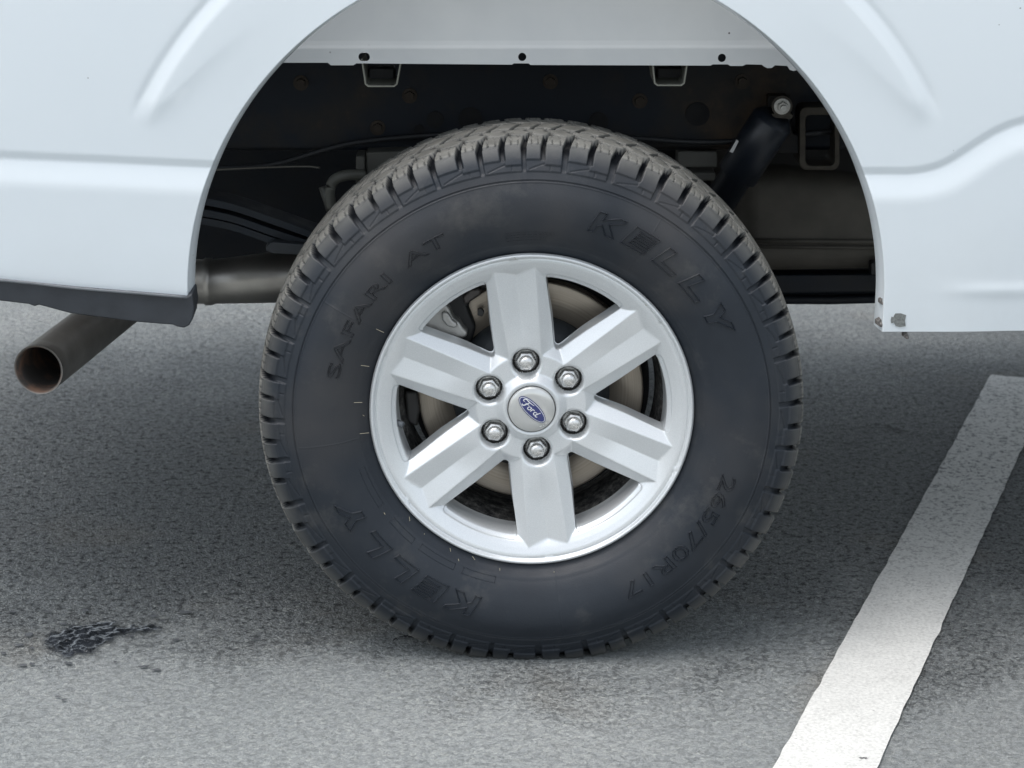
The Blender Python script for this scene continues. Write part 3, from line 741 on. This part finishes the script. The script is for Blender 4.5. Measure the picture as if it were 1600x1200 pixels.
def build_rim():
    b = .0425; rout = .2050; rho = .0100; cr_ = .150; ns = 36
    cen = np.array([0, cr_])      # window centred straight up here, wedge lines at +-30 deg
    th = R(30); n1 = np.array([math.cos(th), -math.sin(th)])   # spoke axis to the left/right
    def dists(p):
        # distance to the two spoke axes (inside positive)
        dR = p[..., 1]*math.sin(th)-p[..., 0]*math.cos(th); dL = p[..., 1]*math.sin(th)+p[..., 0]*math.cos(th)
        return dL-b, dR-b, rout-np.hypot(p[..., 0], p[..., 1])
    def inside(p):
        d1, d2, d3 = dists(p); s = sum(np.maximum(rho-d, 0)**2 for d in (d1, d2, d3))
        return np.sqrt(s) < rho
    rw, ri = .2360, .0330
    crit = []
    for (x, z) in ((rw*math.sin(th), rw*math.cos(th)), (ri*math.sin(th), ri*math.cos(th))):
        for sx in (-1, 1): crit.append(math.atan2(sx*x, z-cr_))
    psi = np.sort(np.concatenate([np.linspace(-np.pi, np.pi, 420, endpoint=False)+np.pi/420, crit]))
    D = np.stack([np.sin(psi), np.cos(psi)], 1)
    lo = np.zeros(len(psi)); hi = np.full(len(psi), .09)
    for _ in range(40):
        mid = (lo+hi)/2; ok = inside(cen+D*mid[:, None]); lo = np.where(ok, mid, lo); hi = np.where(ok, hi, mid)
    inner = cen+D*lo[:, None]
    # wedge outline
    tbest = np.full(len(psi), 9.)
    for sx in (-1, 1):
        nrm = np.array([sx*math.cos(th), -math.sin(th)]); den = D@nrm; num = -(cen@nrm)
        tq = np.where(den > 1e-9, num/np.where(den > 1e-9, den, 1), 9.); tbest = np.minimum(tbest, tq)
    bq = D@cen; tq = -bq+np.sqrt(bq**2-(cr_**2-rw**2)); tbest = np.minimum(tbest, tq)
    disc = bq**2-(cr_**2-ri**2); tq = np.where((disc > 0) & (bq < 0), -bq-np.sqrt(np.maximum(disc, 0)), 9.); tbest = np.minimum(tbest, tq)
    outer = cen+D*tbest[:, None]
    q = np.linspace(0, 1, ns)
    G = inner[:, None, :]*(1-q)[None, :, None]+outer[:, None, :]*q[None, :, None]      # psi, q, 2
    tot_V = []; tot_F = []; off = 0
    wall = [(.0012, .0008, .0008, .0022), (.0020, .003, .0014, .0040), (.0014, .008, .0058, .0062), (.0020, .016, .0070, .0075), (.0030, .026, .0076, .020), (.0042, .040, .0082, .040)]
    for k in range(6):
        # orientation: clockwise angle = (k+.5)*60; x,z = rotate
        al = (k+.5)*math.pi/3; ca, sa = math.cos(al), math.sin(al)
        x = G[..., 0]*ca+G[..., 1]*sa; z = -G[..., 0]*sa+G[..., 1]*ca
        y = rim_y(x, z)
        cols = [np.stack([x, y, z], -1)]
        rin = np.hypot(inner[:, 0], inner[:, 1]); wo_ = sstep(rout-.006, rout-.001, rin)
        for (ofs, dy, ofa, dya) in wall[::1]:
            pin = inner+(cen-inner)/np.linalg.norm(cen-inner, axis=1)[:, None]*ofs*(1-wo_)[:, None]-inner/rin[:, None]*(ofa*wo_)[:, None]
            xx = pin[:, 0]*ca+pin[:, 1]*sa; zz = -pin[:, 0]*sa+pin[:, 1]*ca
            yb = np.minimum(y[:, 0]+dy*(1-wo_)+dya*wo_, .062) if dy < .03 else np.full(len(xx), .062)
            cols.insert(0, np.stack([xx, yb, zz], -1)[:, None, :])
        Vk = np.concatenate(cols, 1); nv = Vk.shape[1]
        tot_V.append(Vk.reshape(-1, 3)); tot_F.append(grid_faces(len(psi), nv, True, off)); off += len(psi)*nv
    V = np.concatenate(tot_V); F = np.concatenate(tot_F)
    # outer flange back + inner barrel
    prof = [(.2360, .0045), (.2355, .008), (.230, .012), (.224, .016)]
    seg = 360; th_ = np.linspace(0, 2*np.pi, seg, endpoint=False)
    mats = [0]*len(F)
    def ring(prof, mi):
        nonlocal V, F, mats
        pr = np.array(prof)
        v = np.stack([pr[None, :, 0]*np.sin(th_)[:, None], np.broadcast_to(pr[None, :, 1], (seg, len(pr))), pr[None, :, 0]*np.cos(th_)[:, None]], -1).reshape(-1, 3)
        f = grid_faces(seg, len(pr), True, len(V)); V = np.concatenate([V, v]); F = np.concatenate([F, f]); mats += [mi]*len(f)
    ring(prof, 0)
    ring([(.1975, .058), (.1975, .066), (.1960, .076)], 0)
    ring([(.1960, .076), (.190, .10), (.188, .15), (.196, .20), (.21, .215), (.224, .216)], 1)
    a = math.radians(A0); x = V[:, 0]*math.cos(a)+V[:, 2]*math.sin(a); z = -V[:, 0]*math.sin(a)+V[:, 2]*math.cos(a)
    V = np.stack([x, V[:, 1], z+HUBZ], 1)
    o = np_mesh('rim', V, F, [M_RIM, M_BARREL], wheel, True, mats)
    bm = bmesh.new(); bm.from_mesh(o.data); bmesh.ops.remove_doubles(bm, verts=bm.verts[:], dist=.00012); bmesh.ops.recalc_face_normals(bm, faces=bm.faces[:]); bm.to_mesh(o.data); bm.free()
    return o
rim = build_rim()
# ---- lug nuts
def lug_mesh():
    bm = bmesh.new()
    def pol(n, r, y, rot=0): return [bm.verts.new((r*math.sin(2*math.pi*i/n+rot), y, r*math.cos(2*math.pi*i/n+rot))) for i in range(n)]
    N = 36
    def hexr(i, r, k):   # blend of circle (k=0) and hexagon (k=1)
        a = 2*math.pi*i/N; h_ = math.cos(math.pi/6)/math.cos(((a+math.pi/6) % (math.pi/3))-math.pi/6)
        return r*((1-k)+k*h_)
    prof = [(.0178, .0, 0), (.0178, -.002, 0), (.0150, -.004, 0), (.0146, -.0045, 1), (.0144, -.0130, 1), (.0134, -.0142, .9), (.0108, -.0146, .3), (.0101, -.0150, 0), (.0100, -.0195, 0), (.0085, -.0225, 0), (.005, -.0240, 0), (.0012, -.0245, 0)]
    rings = []
    for r, y, k in prof:
        rings.append([bm.verts.new((hexr(i, r, k)*math.sin(2*math.pi*i/N), y, hexr(i, r, k)*math.cos(2*math.pi*i/N))) for i in range(N)])
    for a, b in zip(rings, rings[1:]):
        for k in range(N): bm.faces.new((a[k], a[(k+1) % N], b[(k+1) % N], b[k]))
    bm.faces.new(rings[-1])
    bmesh.ops.recalc_face_normals(bm, faces=bm.faces[:])
    me = bpy.data.meshes.new('lug_nut'); bm.to_mesh(me); bm.free(); me.materials.append(M_LUG)
    for p in me.polygons: p.use_smooth = abs(p.normal.y) > .35
    return me
lm = lug_mesh()
bm = bmesh.new()
seg = 36
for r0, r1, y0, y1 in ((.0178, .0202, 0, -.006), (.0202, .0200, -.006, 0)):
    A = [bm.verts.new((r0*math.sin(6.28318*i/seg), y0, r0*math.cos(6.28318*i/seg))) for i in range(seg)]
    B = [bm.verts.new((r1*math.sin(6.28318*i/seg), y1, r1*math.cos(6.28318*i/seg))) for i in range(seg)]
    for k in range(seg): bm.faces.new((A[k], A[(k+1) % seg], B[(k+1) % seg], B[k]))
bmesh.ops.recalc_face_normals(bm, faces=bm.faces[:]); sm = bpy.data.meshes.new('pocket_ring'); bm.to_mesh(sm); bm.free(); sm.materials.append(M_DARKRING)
for k in range(6):
    a = R(A0+60*k); o = bpy.data.objects.new('lug_nut', lm); COL.objects.link(o); o.parent = wheel
    o.location = (.0675*math.sin(a), .0475, HUBZ+.0675*math.cos(a)); o.rotation_euler = (0, R(random.uniform(-12, 12)), 0)
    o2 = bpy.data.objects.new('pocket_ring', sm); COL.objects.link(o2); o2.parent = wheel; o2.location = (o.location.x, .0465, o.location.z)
# ---- centre cap and badge
lathe('centre_cap', [(.0368, .024), (.0350, .0185), (.0338, .0172), (.0335, .0150), (.0322, .0138), (.020, .0128), (.0001, .0124)], HC, M_CAP, wheel, 96)
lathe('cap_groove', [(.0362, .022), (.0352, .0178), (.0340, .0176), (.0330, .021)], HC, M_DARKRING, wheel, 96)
def badge():
    bm = bmesh.new(); ang = R(-46); ca, sa = math.cos(ang), math.sin(ang); cc = (.0006, HUBZ+.0012)
    def m(u, v, y): return Vector((cc[0]+u*ca-v*sa, y, cc[1]+u*sa+v*ca))
    def ell(a, b, y, n=64): return [m(a*math.cos(2*math.pi*i/n), b*math.sin(2*math.pi*i/n), y) for i in range(n)]
    a_, b_ = .0262, .0102
    prism(bm, ell(a_, b_, .0108), (0, .0016, 0)); nf0 = len(bm.faces)
    prism(bm, ell(a_-.0012, b_-.0011, .0104), (0, .0006, 0)); nf1 = len(bm.faces)
    prism(bm, ell(a_-.0021, b_-.0019, .0100), (0, .0006, 0)); nf2 = len(bm.faces)
    def stroke(pts, w):
        pp = smooth_path([Vector((x, 0, y)) for x, y in pts], 6); prev = None; n = len(pp)
        for i, p in enumerate(pp):
            d = (pp[min(i+1, n-1)]-pp[max(i-1, 0)]).normalized(); s = Vector((-d.z, 0, d.x))
            t_ = i/(n-1); ww = (w[0]+(w[1]-w[0])*math.sin(math.pi*t_))*.5
            ring_ = []
            for q_ in (1, -1):
                g = p+s*ww*q_; ring_.append((m(g.x, g.z, .00965), m(g.x, g.z, .0102)))
            vsr = [bm.verts.new(ring_[0][0]), bm.verts.new(ring_[1][0])]
            if prev: bm.faces.new((prev[0], vsr[0], vsr[1], prev[1]))
            prev = vsr
    S = .001
    def st(pts, w0, w1): stroke([(x*S, y*S) for x, y in pts], (w0*S, w1*S))
    st([(-16.2, 1.2), (-18.6, .8), (-19.4, 3.0), (-17.0, 5.2), (-12.5, 5.0), (-7.0, 5.4), (-2.0, 6.4)], .7, 1.6)   # bar of the capital
    st([(-9.8, 5.0), (-11.4, 1.2), (-13.0, -3.0), (-15.2, -5.0), (-17.2, -3.8)], .9, 1.8)    # stem
    st([(-14.2, .4), (-11.0, .9), (-7.8, 1.6)], .8, 1.3)
    st([(-3.6, 1.2), (-6.2, .2), (-6.4, -3.0), (-3.6, -3.6), (-1.8, -1.0), (-3.6, 1.2), (-1.0, .8)], .8, 1.3)     # o
    st([(.6, 1.8), (.2, -1.0), (-.4, -3.8)], 1.0, 1.4); st([(.2, -.6), (1.8, 1.4), (4.2, 1.2)], .8, 1.2)            # r
    st([(9.6, 1.2), (6.2, .8), (5.2, -2.2), (7.4, -3.6), (9.8, -1.0)], .8, 1.3); st([(12.4, 5.4), (10.4, 1.0), (9.4, -2.8), (11.4, -3.6), (13.2, -2.4)], .9, 1.5)   # d
    for i, f in enumerate(bm.faces): f.material_index = 0 if i < nf0 else 1 if i < nf1 and False else (0 if nf0 > i else (1 if i < nf2 else 2))
    bm.normal_update()
    for f in bm.faces:
        if f.material_index == 2 and f.normal.y > 0: f.normal_flip()
    me = bpy.data.meshes.new('oval_badge'); bm.to_mesh(me); bm.free()
    o = link('oval_badge', me, [M_BLUE, M_BSIL, M_BSIL], wheel)
    # ring order: outer dark blue rim, silver line, blue field, silver script
    for i, p in enumerate(me.polygons):
        p.material_index = 0 if i < nf0 else (1 if i < nf1 else (0 if i < nf2 else 2))
    return o
badge()
# ---- valve stem
bm = bmesh.new(); a_ = P(611, 655, .036); d_ = Vector((.0175, -.010, -.0060))
tube(bm, [a_, a_+d_*.25, a_+d_*.3, a_+d_*.95, a_+d_], [.0085, .0065, .0040, .0042, .0034], 18)
from_bm('valve_stem', bm, M_RUB, wheel, True)
bm = bmesh.new(); tube(bm, [a_+d_*.55, a_+d_*1.0, a_+d_*1.04], [.0048, .0048, .0036], 18)
from_bm('valve_cap', bm, m_simple('grey_valve_cap', (.10, .11, .12), .4, .3), wheel, True)
# ---- tyre
def build_tyre():
    # half profile (r, y) from bead to crown centre, tyre mid plane at yc
    yc = .108
    half = np.array([(.226, .014), (.2335, .0055), (.2365, .0030), (.2395, .0012), (.2440, -.0035), (.2500, -.0095), (.2600, -.0170), (.2730, -.0232), (.2900, -.0278), (.3080, -.0290), (.3240, -.0275),
                     (.3400, -.0230), (.3520, -.0188), (.3660, -.0132), (.3780, -.0075), (.3880, -.0005), (.3935, .0060), (.3960, .0120), (.3985, .0300), (.4005, .0600), (.4012, .0850), (.4015, .108)])
    # Catmull through control points
    def cm(pts, n=40):
        q = np.vstack([2*pts[0]-pts[1], pts, 2*pts[-1]-pts[-2]]); o = []
        for i in range(1, len(q)-2):
            for s in np.arange(n)/n:
                a, b, c, d = q[i-1:i+3]; o.append(.5*(2*b+(c-a)*s+(2*a-5*b+4*c-d)*s*s+(3*b-a-3*c+d)*s**3))
        o.append(pts[-1]); return np.array(o)
    dense = cm(half); full = np.vstack([dense, (dense*[1, -1]+[0, 2*yc])[::-1][1:]])
    L = np.concatenate([[0], np.cumsum(np.hypot(*np.diff(full, axis=0).T))])
    Lc = L[len(dense)-1]
    iedge = np.argmin(np.abs(dense[:, 0]-.3935)); Ve = Lc-L[iedge]       # arc distance crown -> shoulder edge
    # sample positions (v: signed arc distance from the crown, near side negative)
    vmax = Lc
    seg_ = [(-vmax, -Ve-.060, .0035), (-Ve-.060, -Ve-.050, .0007), (-Ve-.050, -Ve+.010, .0012), (-Ve+.010, -.05, .0016), (-.05, Ve, .0017), (Ve, vmax, .007)]
    vs = np.concatenate([np.arange(a, b, st) for a, b, st in seg_]+[[vmax]])
    r = np.interp(vs+Lc, L, full[:, 0]); y = np.interp(vs+Lc, L, full[:, 1])
    dr = np.gradient(r, vs); dy = np.gradient(y, vs); nn_ = np.hypot(dr, dy); nr, ny = dy/nn_, -dr/nn_   # outward normal
    NT_ = 2200; th = np.linspace(0, 2*np.pi, NT_, endpoint=False)
    warp = th+.015*np.sin(5*th+.6)+.008*np.sin(11*th)+.003*np.sin(29*th)
    U = ((warp*36/(2*np.pi))+.13)[:, None]; v = vs[None, :]; av = np.abs(v); q = av-Ve
    PITCH_M = 2*np.pi*.395/36
    f = U % 1.0
    def gro(fr, c, hw, soft=.0012):       # 1 inside the groove centred at c, hw in metres
        d = np.abs(((fr-c+.5) % 1)-.5)*PITCH_M
        return sstep(hw+soft, hw-soft*.3, d)
    def band(x, c, hw, soft=.0010): return sstep(hw+soft, hw-soft*.3, np.abs(x-c))
    tri = lambda x: np.abs((x % 1)*2-1)
    side = np.sign(v)
    # -- shoulder blocks
    slant = .09*np.clip((av-.070)/.04, 0, 1)*np.where(q > 0, 1+q*0, 1)
    gA = gro(f+slant, .04, .0043-.0008*sstep(0, .03, q)); gB = gro(f+slant*.8+.02*np.sin(U*2.7), .54, .0035)
    zc = .067+.0028*(tri(U*2+.1)-.5)*2*.9
    in_sh = sstep(zc-.0005, zc+.001, av)
    depth_sh = .0100-.0050*sstep(.004, .030, q)
    g_sh = np.maximum(gA*sstep(.043, .038, q), gB*sstep(.0265, .0245, q))
    # bevelled block sides: raised part of the shoulder
    blk_bot = np.where((f+slant*.8 > .04) & (f < .5), .0255, .0330)
    raised = sstep(blk_bot+.0010, blk_bot-.0006, q)
    plate = sstep(.0425, .0415, q)
    lvl = -.0036*(1-raised) + .0016*(1-raised)*plate*(1-gA)
    # slanted notch in the plate
    ff = (f+.04) % 1
    dn = (q-(.0395-.020*np.clip(ff-.12, 0, .45)))
    notch = sstep(.0010, .0004, np.abs(dn))*((ff > .12) & (ff < .62))*(1-raised)
    lvl = lvl-.0013*notch
    vert = gro(f, .64, .0006, .0006)*(q > .033)*(q < .0415); lvl = lvl-.0012*vert
    # step line across block side (mould seam of the shoulder)
    lvl = lvl-.0008*band(q, .0035, .0005)*raised*(q > 0)
    h = np.where(q > -.036, 0, 0)*0.0
    h = h - depth_sh*g_sh*in_sh*(q < .045) 
    h = np.where(q > 0, np.minimum(h, 0)+lvl*(1-g_sh), h)
    h = np.where(q > 0, np.maximum(h, -.0125), h)
    # -- circumferential and transverse grooves in the running surface
    z1 = np.abs(av-zc); g1 = sstep(.0042, .0030, z1)
    zi = .0245+.0030*(tri(U*2+.55)-.5)*2
    g2 = sstep(.0042, .0030, np.abs(av-zi))
    rib2 = (av < zc) & (av > zi)
    f2 = (U*2+.3+side*(av-.045)*9+.25*(tri(av/.02)-.5)) % 1
    g3 = sstep(.0040, .0028, np.abs(f2-.5)*PITCH_M/2)*rib2
    f3 = (U*2+.85-v*12) % 1
    g4 = sstep(.0038, .0026, np.abs(f3-.5)*PITCH_M/2)*(av < zi)
    g_run = np.maximum.reduce([g1, g2, g3, g4])*(q < -.01)
    h = h-.0110*g_run*(h > -.004)
    # -- sipes: fine zigzag cuts across the block tops
    zg = .10*(tri(v/.0055)-.5)*2
    sp1 = np.abs(((U*6+zg+.5) % 1)-.5)*PITCH_M/6
    h = h-.0035*sstep(.0011, .0004, sp1)*(q < .0012)*(av > zc)*(q > -.12)*(tri(v/.024) > .25)*sstep(-.0025, -.0005, h)*sstep(.0030, .0045, np.abs(av-zc))
    # -- ring line on the sidewall, concentric ribs near the bead
    h = h-.0016*sstep(.0014, .0005, np.abs(q-.0550))*(v < 0) + 0.0006*sstep(.0016, .0006, np.abs(q-.0575))*(v < 0)
    rr_ = np.broadcast_to(r[None, :], h.shape)
    h = h+.0010*sstep(.0022, .0010, np.abs(rr_-.2500))*(v < -Ve)
    # radial mould seams
    for a_deg in (32, 172, 262, 300):
        h = h+.0003*sstep(.0012, .0004, np.abs(((th-R(a_deg)+np.pi) % (2*np.pi))-np.pi)*.3)[:, None]*(q > .056)
    # slight unevenness of the carcass
    h = h+.0006*np.sin(th*3+1)[:, None]*np.ones_like(v)
    Rr = r[None, :]+nr[None, :]*h; Yy = y[None, :]+ny[None, :]*h
    ct, st_ = np.cos(th)[:, None], np.sin(th)[:, None]
    # load: bulge and flat contact patch
    low = sstep(-.55, -1.0, ct); bul = np.exp(-((Rr-.33)/.045)**2)
    Yy = Yy+np.where(v < 0, -1, 1)*low*bul*.007
    Xx = Rr*st_; Zz = HUBZ+Rr*ct
    gl = .0015; Zz = np.where(Zz < gl, gl-(gl-Zz)*.03, Zz); Xx = Xx*(1+0*Zz)
    V = np.stack([Xx, Yy, Zz], -1).reshape(-1, 3)
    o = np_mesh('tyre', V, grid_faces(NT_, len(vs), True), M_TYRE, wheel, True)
    me = o.data
    def att(nm, arr):
        a = me.attributes.new(nm, 'FLOAT', 'POINT'); a.data.foreach_set('value', np.ascontiguousarray(np.broadcast_to(arr, h.shape).ravel().astype(np.float32)))
    dust = sstep(-.003, -.0005, h)*sstep(.004, -.002, q)
    dust = np.maximum(dust, .45*sstep(.03, .0, q)*sstep(-.003, -.0005, h)*(q > 0))
    att('dust', dust); att('groove_shade', np.maximum(g_sh*in_sh*sstep(.030, .004, q), g_run*np.ones_like(h))); att('top', sstep(-.002, -.0003, h)*((q < .0005) & (q > -.2)).astype(float)); att('tu', U % 36.0); att('tv', v)
    # surface of the plain sidewall for the lettering
    base = -.0036
    sel = (vs < 0) & (r+nr*base < .352) & (r+nr*base > .241)
    rs = (r+nr*base)[sel] if False else r[sel]
    hb = h[:, sel].mean(0)
    rs2 = r[sel]+nr[sel]*hb; ys2 = y[sel]+ny[sel]*hb; od = np.argsort(rs2)
    return o, rs2[od], ys2[od]
tyre, RS, YS = build_tyre()

# ---- raised outlines of the sidewall lettering
segV = []; segF = []
def side_pt(a, r, h):
    y = np.interp(r, RS, YS); c = math.cos(a); low = float(sstep(-.55, -1.0, np.array(c)))
    y = y-low*math.exp(-((r-.33)/.045)**2)*.007
    y -= .0006*math.sin(a*3+1)
    return (r*math.sin(a), y-h, HUBZ+r*c)
def ridge(pts, closed=True, w=.0011, hgt=.0009):
    """pts: list of (angle, radius); roof-shaped ridge along them"""
    n = len(pts)
    for i in range(n if closed else n-1):
        a = pts[i]; b = pts[(i+1) % n]; d = math.hypot((b[0]-a[0])*a[1], b[1]-a[1])
        if d < 1e-5: continue
        k = max(1, int(d/.004)); tx, ty = (b[0]-a[0])*a[1]/d, (b[1]-a[1])/d; ox_, oy_ = -ty*w, tx*w
        base = len(segV)
        for j in range(k+1):
            s = (j/k)*(1+.0016/d)-.0008/d; aa = a[0]+(b[0]-a[0])*s; rr_ = a[1]+(b[1]-a[1])*s
            segV.append(side_pt(aa+ox_/rr_, rr_+oy_, -.0006)); segV.append(side_pt(aa, rr_, hgt)); segV.append(side_pt(aa-ox_/rr_, rr_-oy_, -.0006))
        for j in range(k):
            q = base+3*j; segF.append((q, q+3, q+4, q+1)); segF.append((q+1, q+4, q+5, q+2))
GL = {
 'K': [[(0, 0), (.20, 0), (.27, .34), (.40, .44), (.62, 0), (.90, 0), (.60, .56), (1.02, .86), (1.06, 1), (.86, 1), (.36, .64), (.44, 1), (.22, 1)]],
 'E': [[(0, 0), (.82, 0), (.86, .17), (.24, .17), (.27, .31), (.87, .31), (.90, .44), (.30, .44), (.33, .57), (.92, .57), (.95, .70), (.36, .70), (.39, .84), (.98, .84), (1.02, 1), (.22, 1)]],
 'L': [[(0, 0), (.84, 0), (.90, .24), (.28, .24), (.46, 1), (.22, 1)]],
 'Y': [[(.26, 0), (.50, 0), (.60, .42), (1.08, 1), (.82, 1), (.52, .62), (.42, 1), (.14, 1), (.34, .44)]]}
def kelly(a0, a1, r0, r1):
    n = 5; cell = (a1-a0)/n
    for i, ch in enumerate('KELLY'):
        for loop in GL[ch]:
            ridge([(R(a0+cell*(i+x*.86)), r0+(r1-r0)*y) for x, y in loop], w=.0013, hgt=.0025)
kelly(15.5, 66.5, .286, .317)
kelly(195.0, 246.0, .286, .317)
def font_loops(txt):
    cu = bpy.data.curves.new('t', 'FONT'); cu.body = txt; cu.size = 1; cu.fill_mode = 'NONE'; cu.resolution_u = 3
    ob = bpy.data.objects.new('t', cu); COL.objects.link(ob)
    dg = bpy.context.evaluated_depsgraph_get(); dg.update()
    me = bpy.data.meshes.new_from_object(ob.evaluated_get(dg)); ed = [tuple(e.vertices) for e in me.edges]; co = [tuple(v.co[:2]) for v in me.vertices]
    bpy.data.objects.remove(ob); bpy.data.curves.remove(cu)
    adj = {}
    for a, b in ed: adj.setdefault(a, []).append(b); adj.setdefault(b, []).append(a)
    seen = set(); loops = []
    for s in adj:
        if s in seen: continue
        lp = [s]; seen.add(s); cur = s
        while True:
            nx_ = [x for x in adj[cur] if x not in seen]
            if not nx_: break
            cur = nx_[0]; seen.add(cur); lp.append(cur)
        loops.append([co[i] for i in lp])
    bpy.data.meshes.remove(me)
    xs_ = [p[0] for l in loops for p in l]; ys_ = [p[1] for l in loops for p in l]
    x0, x1, y0, y1 = min(xs_), max(xs_), min(ys_), max(ys_)
    return [[((x-x0)/(x1-x0), (y-y0)/(y1-y0)) for x, y in l] for l in loops]
def text_arc(txt, a0, a1, r0, r1, w=.0009, h=.0008):
    for l in font_loops(txt): ridge([(R(a0+(a1-a0)*x), r0+(r1-r0)*y) for x, y in l], w=w, hgt=h)
text_arc('SAFARI', 282, 315.5, .283, .301, .0009, .0017)
text_arc('AT', 321.5, 335, .282, .300, .0009, .0017)
text_arc('265/70R17', 107.5, 153.0, .290, .312, .0009, .0018)
# fine illegible moulding marks near the bead: plain little frames and bars
for a0, a1, r0, r1 in ((352, 5, .259, .264), (352, 7, .268, .272)):
    for k in range(9):
        aa = a0+((a1-a0) % 360)*k/9; ridge([(R(aa), r0), (R(aa+.9), r0), (R(aa+.9), r1), (R(aa), r1)], w=.0006, hgt=.0005)
for a0, a1 in ((192, 203), (206, 219), (222, 232), (238, 252)):
    lp = [(R(a), .2635) for a in np.linspace(a0, a1, 8)]+[(R(a), .2555) for a in np.linspace(a1, a0, 8)]
    ridge(lp, w=.0006, hgt=.0006)
lv = np.array(segV); lf = np.array(segF)
lett = np_mesh('tmp_lettering', lv, lf, None, None, False)
bm = bmesh.new(); bm.from_mesh(tyre.data); n0 = len(bm.faces)
bm.from_mesh(lett.data)
# short pale rubber hairs
def hair(px, py, dx, dy, w=.0004):
    p0 = P(px, py, -.012); r_ = math.hypot(p0.x, p0.z-HUBZ); p0.y = float(np.interp(r_, RS, YS))-.0012
    p1 = P(px+dx, py+dy, -.012); p1.y = p0.y-.002
    k = len(bm.faces); tube(bm, [p0, p1], w, 5)
    bm.faces.ensure_lookup_table()
    for f in bm.faces[k:]: f.material_index = 1
for hq in ((588, 514, 12, 5), (564, 571, 13, 1), (553, 629, 13, -1), (566, 652, 3, 1), (562, 679, 14, -2), (639, 812, 1, 6), (663, 838, -3, 10), (703, 861, 1, 5), (716, 876, 1, 3), (738, 874, 4, 5), (781, 892, 0, 5), (866, 896, 0, 9),
           (804, 405, 2, 3), (600, 800, 2, 2), (1009, 479, 2, 2)):
    hair(*hq)
bm.to_mesh(tyre.data); bm.free(); bpy.data.objects.remove(lett)
tyre.data.materials.append(M_HAIR)
# ---- brake
rot_ = lathe('brake_disc', [(.108, .118), (.109, .1145), (.166, .114), (.169, .1155), (.169, .124), (.160, .126), (.160, .134), (.169, .136), (.169, .143), (.108, .143)], (0, 0, 0), M_ROTOR, truck, 160)
rot_.location = (0, 0, HUBZ)
lathe('disc_hat', [(.1185, .113), (.1160, .100), (.098, .078), (.060, .076), (.001, .076)], (0, 0, 0), M_HAT, rot_, 120)
lathe('dust_shield', [(.02, .150), (.150, .152), (.176, .150), (.180, .146), (.181, .160), (.02, .165)], (0, 0, 0), m_simple('dirty_shield', (.018, .018, .019), .8, .1, .5, 70, .002), rot_, 120)
def ext_shape(name, pts, y0, th, mat, parent, bev):
    bm = bmesh.new(); pp = [P(x, y, y0) for x, y in pts]
    if parent is rot_: pp = [p-Vector((0, 0, HUBZ)) for p in pp]
    prism(bm, pp, (0, th, 0)); return from_bm(name, bm, mat, parent, bevel=bev, seg=4)
cal = ext_shape('brake_caliper', [(655, 505), (668, 492), (684, 478), (692, 470), (702, 482), (708, 497), (718, 503), (724, 513), (732, 520), (727, 529), (710, 529), (695, 524), (672, 520)], .072, .05, M_CALIPER, rot_, .009)
ext_shape('caliper_bracket', [(650, 470), (700, 440), (760, 425), (772, 446), (742, 462), (731, 478), (738, 496), (744, 512), (738, 532), (726, 548), (700, 536), (716, 512), (704, 492), (692, 476), (660, 510)], .098, .04, M_BLACK, rot_, .006)
ext_shape('caliper_arm', [(722, 464), (735, 452), (752, 450), (754, 460), (738, 470), (726, 478)], .088, .02, m_simple('greasy_iron', (.10, .09, .085), .5, .4), rot_, .006)
ext_shape('brake_hose_clip', [(632, 612), (652, 612), (656, 640), (652, 668), (636, 660)], .105, .03, m_simple('dark_clip', (.05, .048, .046), .6), rot_, .005)
ext_shape('caliper_pad_ear', [(690, 488), (700, 488), (706, 500), (716, 507), (712, 514), (698, 510), (690, 500)], .064, .02, M_CALIPER, rot_, .004)
ext_shape('caliper_pin', [(746, 484), (752, 482), (757, 488), (753, 495), (746, 493)], .094, .01, m_simple('dull_pin', (.05, .05, .05), .4, .5), rot_, .001)
# small hardware under the bed
M_WIRE = m_simple('black_loom', (.012, .013, .015), .6)
bm = bmesh.new(); tube(bm, smooth_path([P(300, 262, .37), P(420, 258, .37), P(560, 222, .37), P(760, 208, .37), P(960, 214, .37), P(1120, 222, .37), P(1300, 205, .38)], 8), .0045, 8)
from_bm('wiring_loom', bm, M_WIRE, truck, True)
bm = bmesh.new(); tube(bm, smooth_path([P(290, 268, .36), P(380, 263, .36), P(470, 260, .36), P(500, 262, .36)], 8), .0016, 8)
from_bm('brake_pipe', bm, m_simple('steel_line', (.12, .115, .10), .4, .6), truck, True)
for (x, y) in ((470, 130), (640, 150), (860, 128), (1000, 158), (1160, 128), (1195, 215), (590, 200)):
    bm = bmesh.new(); c = P(x, y, YF-.004)
    bmesh.ops.create_cone(bm, cap_ends=True, segments=6, radius1=.008, radius2=.0075, depth=.010, matrix=Matrix.Translation(c)@Matrix.Rotation(R(90), 4, 'X'))
    bmesh.ops.create_cone(bm, cap_ends=True, segments=20, radius1=.012, radius2=.012, depth=.003, matrix=Matrix.Translation(c+Vector((0, .003, 0)))@Matrix.Rotation(R(90), 4, 'X'))
    from_bm('bolt', bm, m_simple('rusty_bolt', (.035, .026, .018), .6, .4, .4, 200), rail)
# far rear wheel: a copy of the near one, turned round
def copy_tree(o, parent, loc=None):
    c = o.copy(); COL.objects.link(c); c.parent = parent
    for ch in list(o.children): copy_tree(ch, c)
    return c
far = copy_tree(wheel, truck); far.location = (0, 1.80, 0); far.rotation_euler = (0, 0, math.pi)
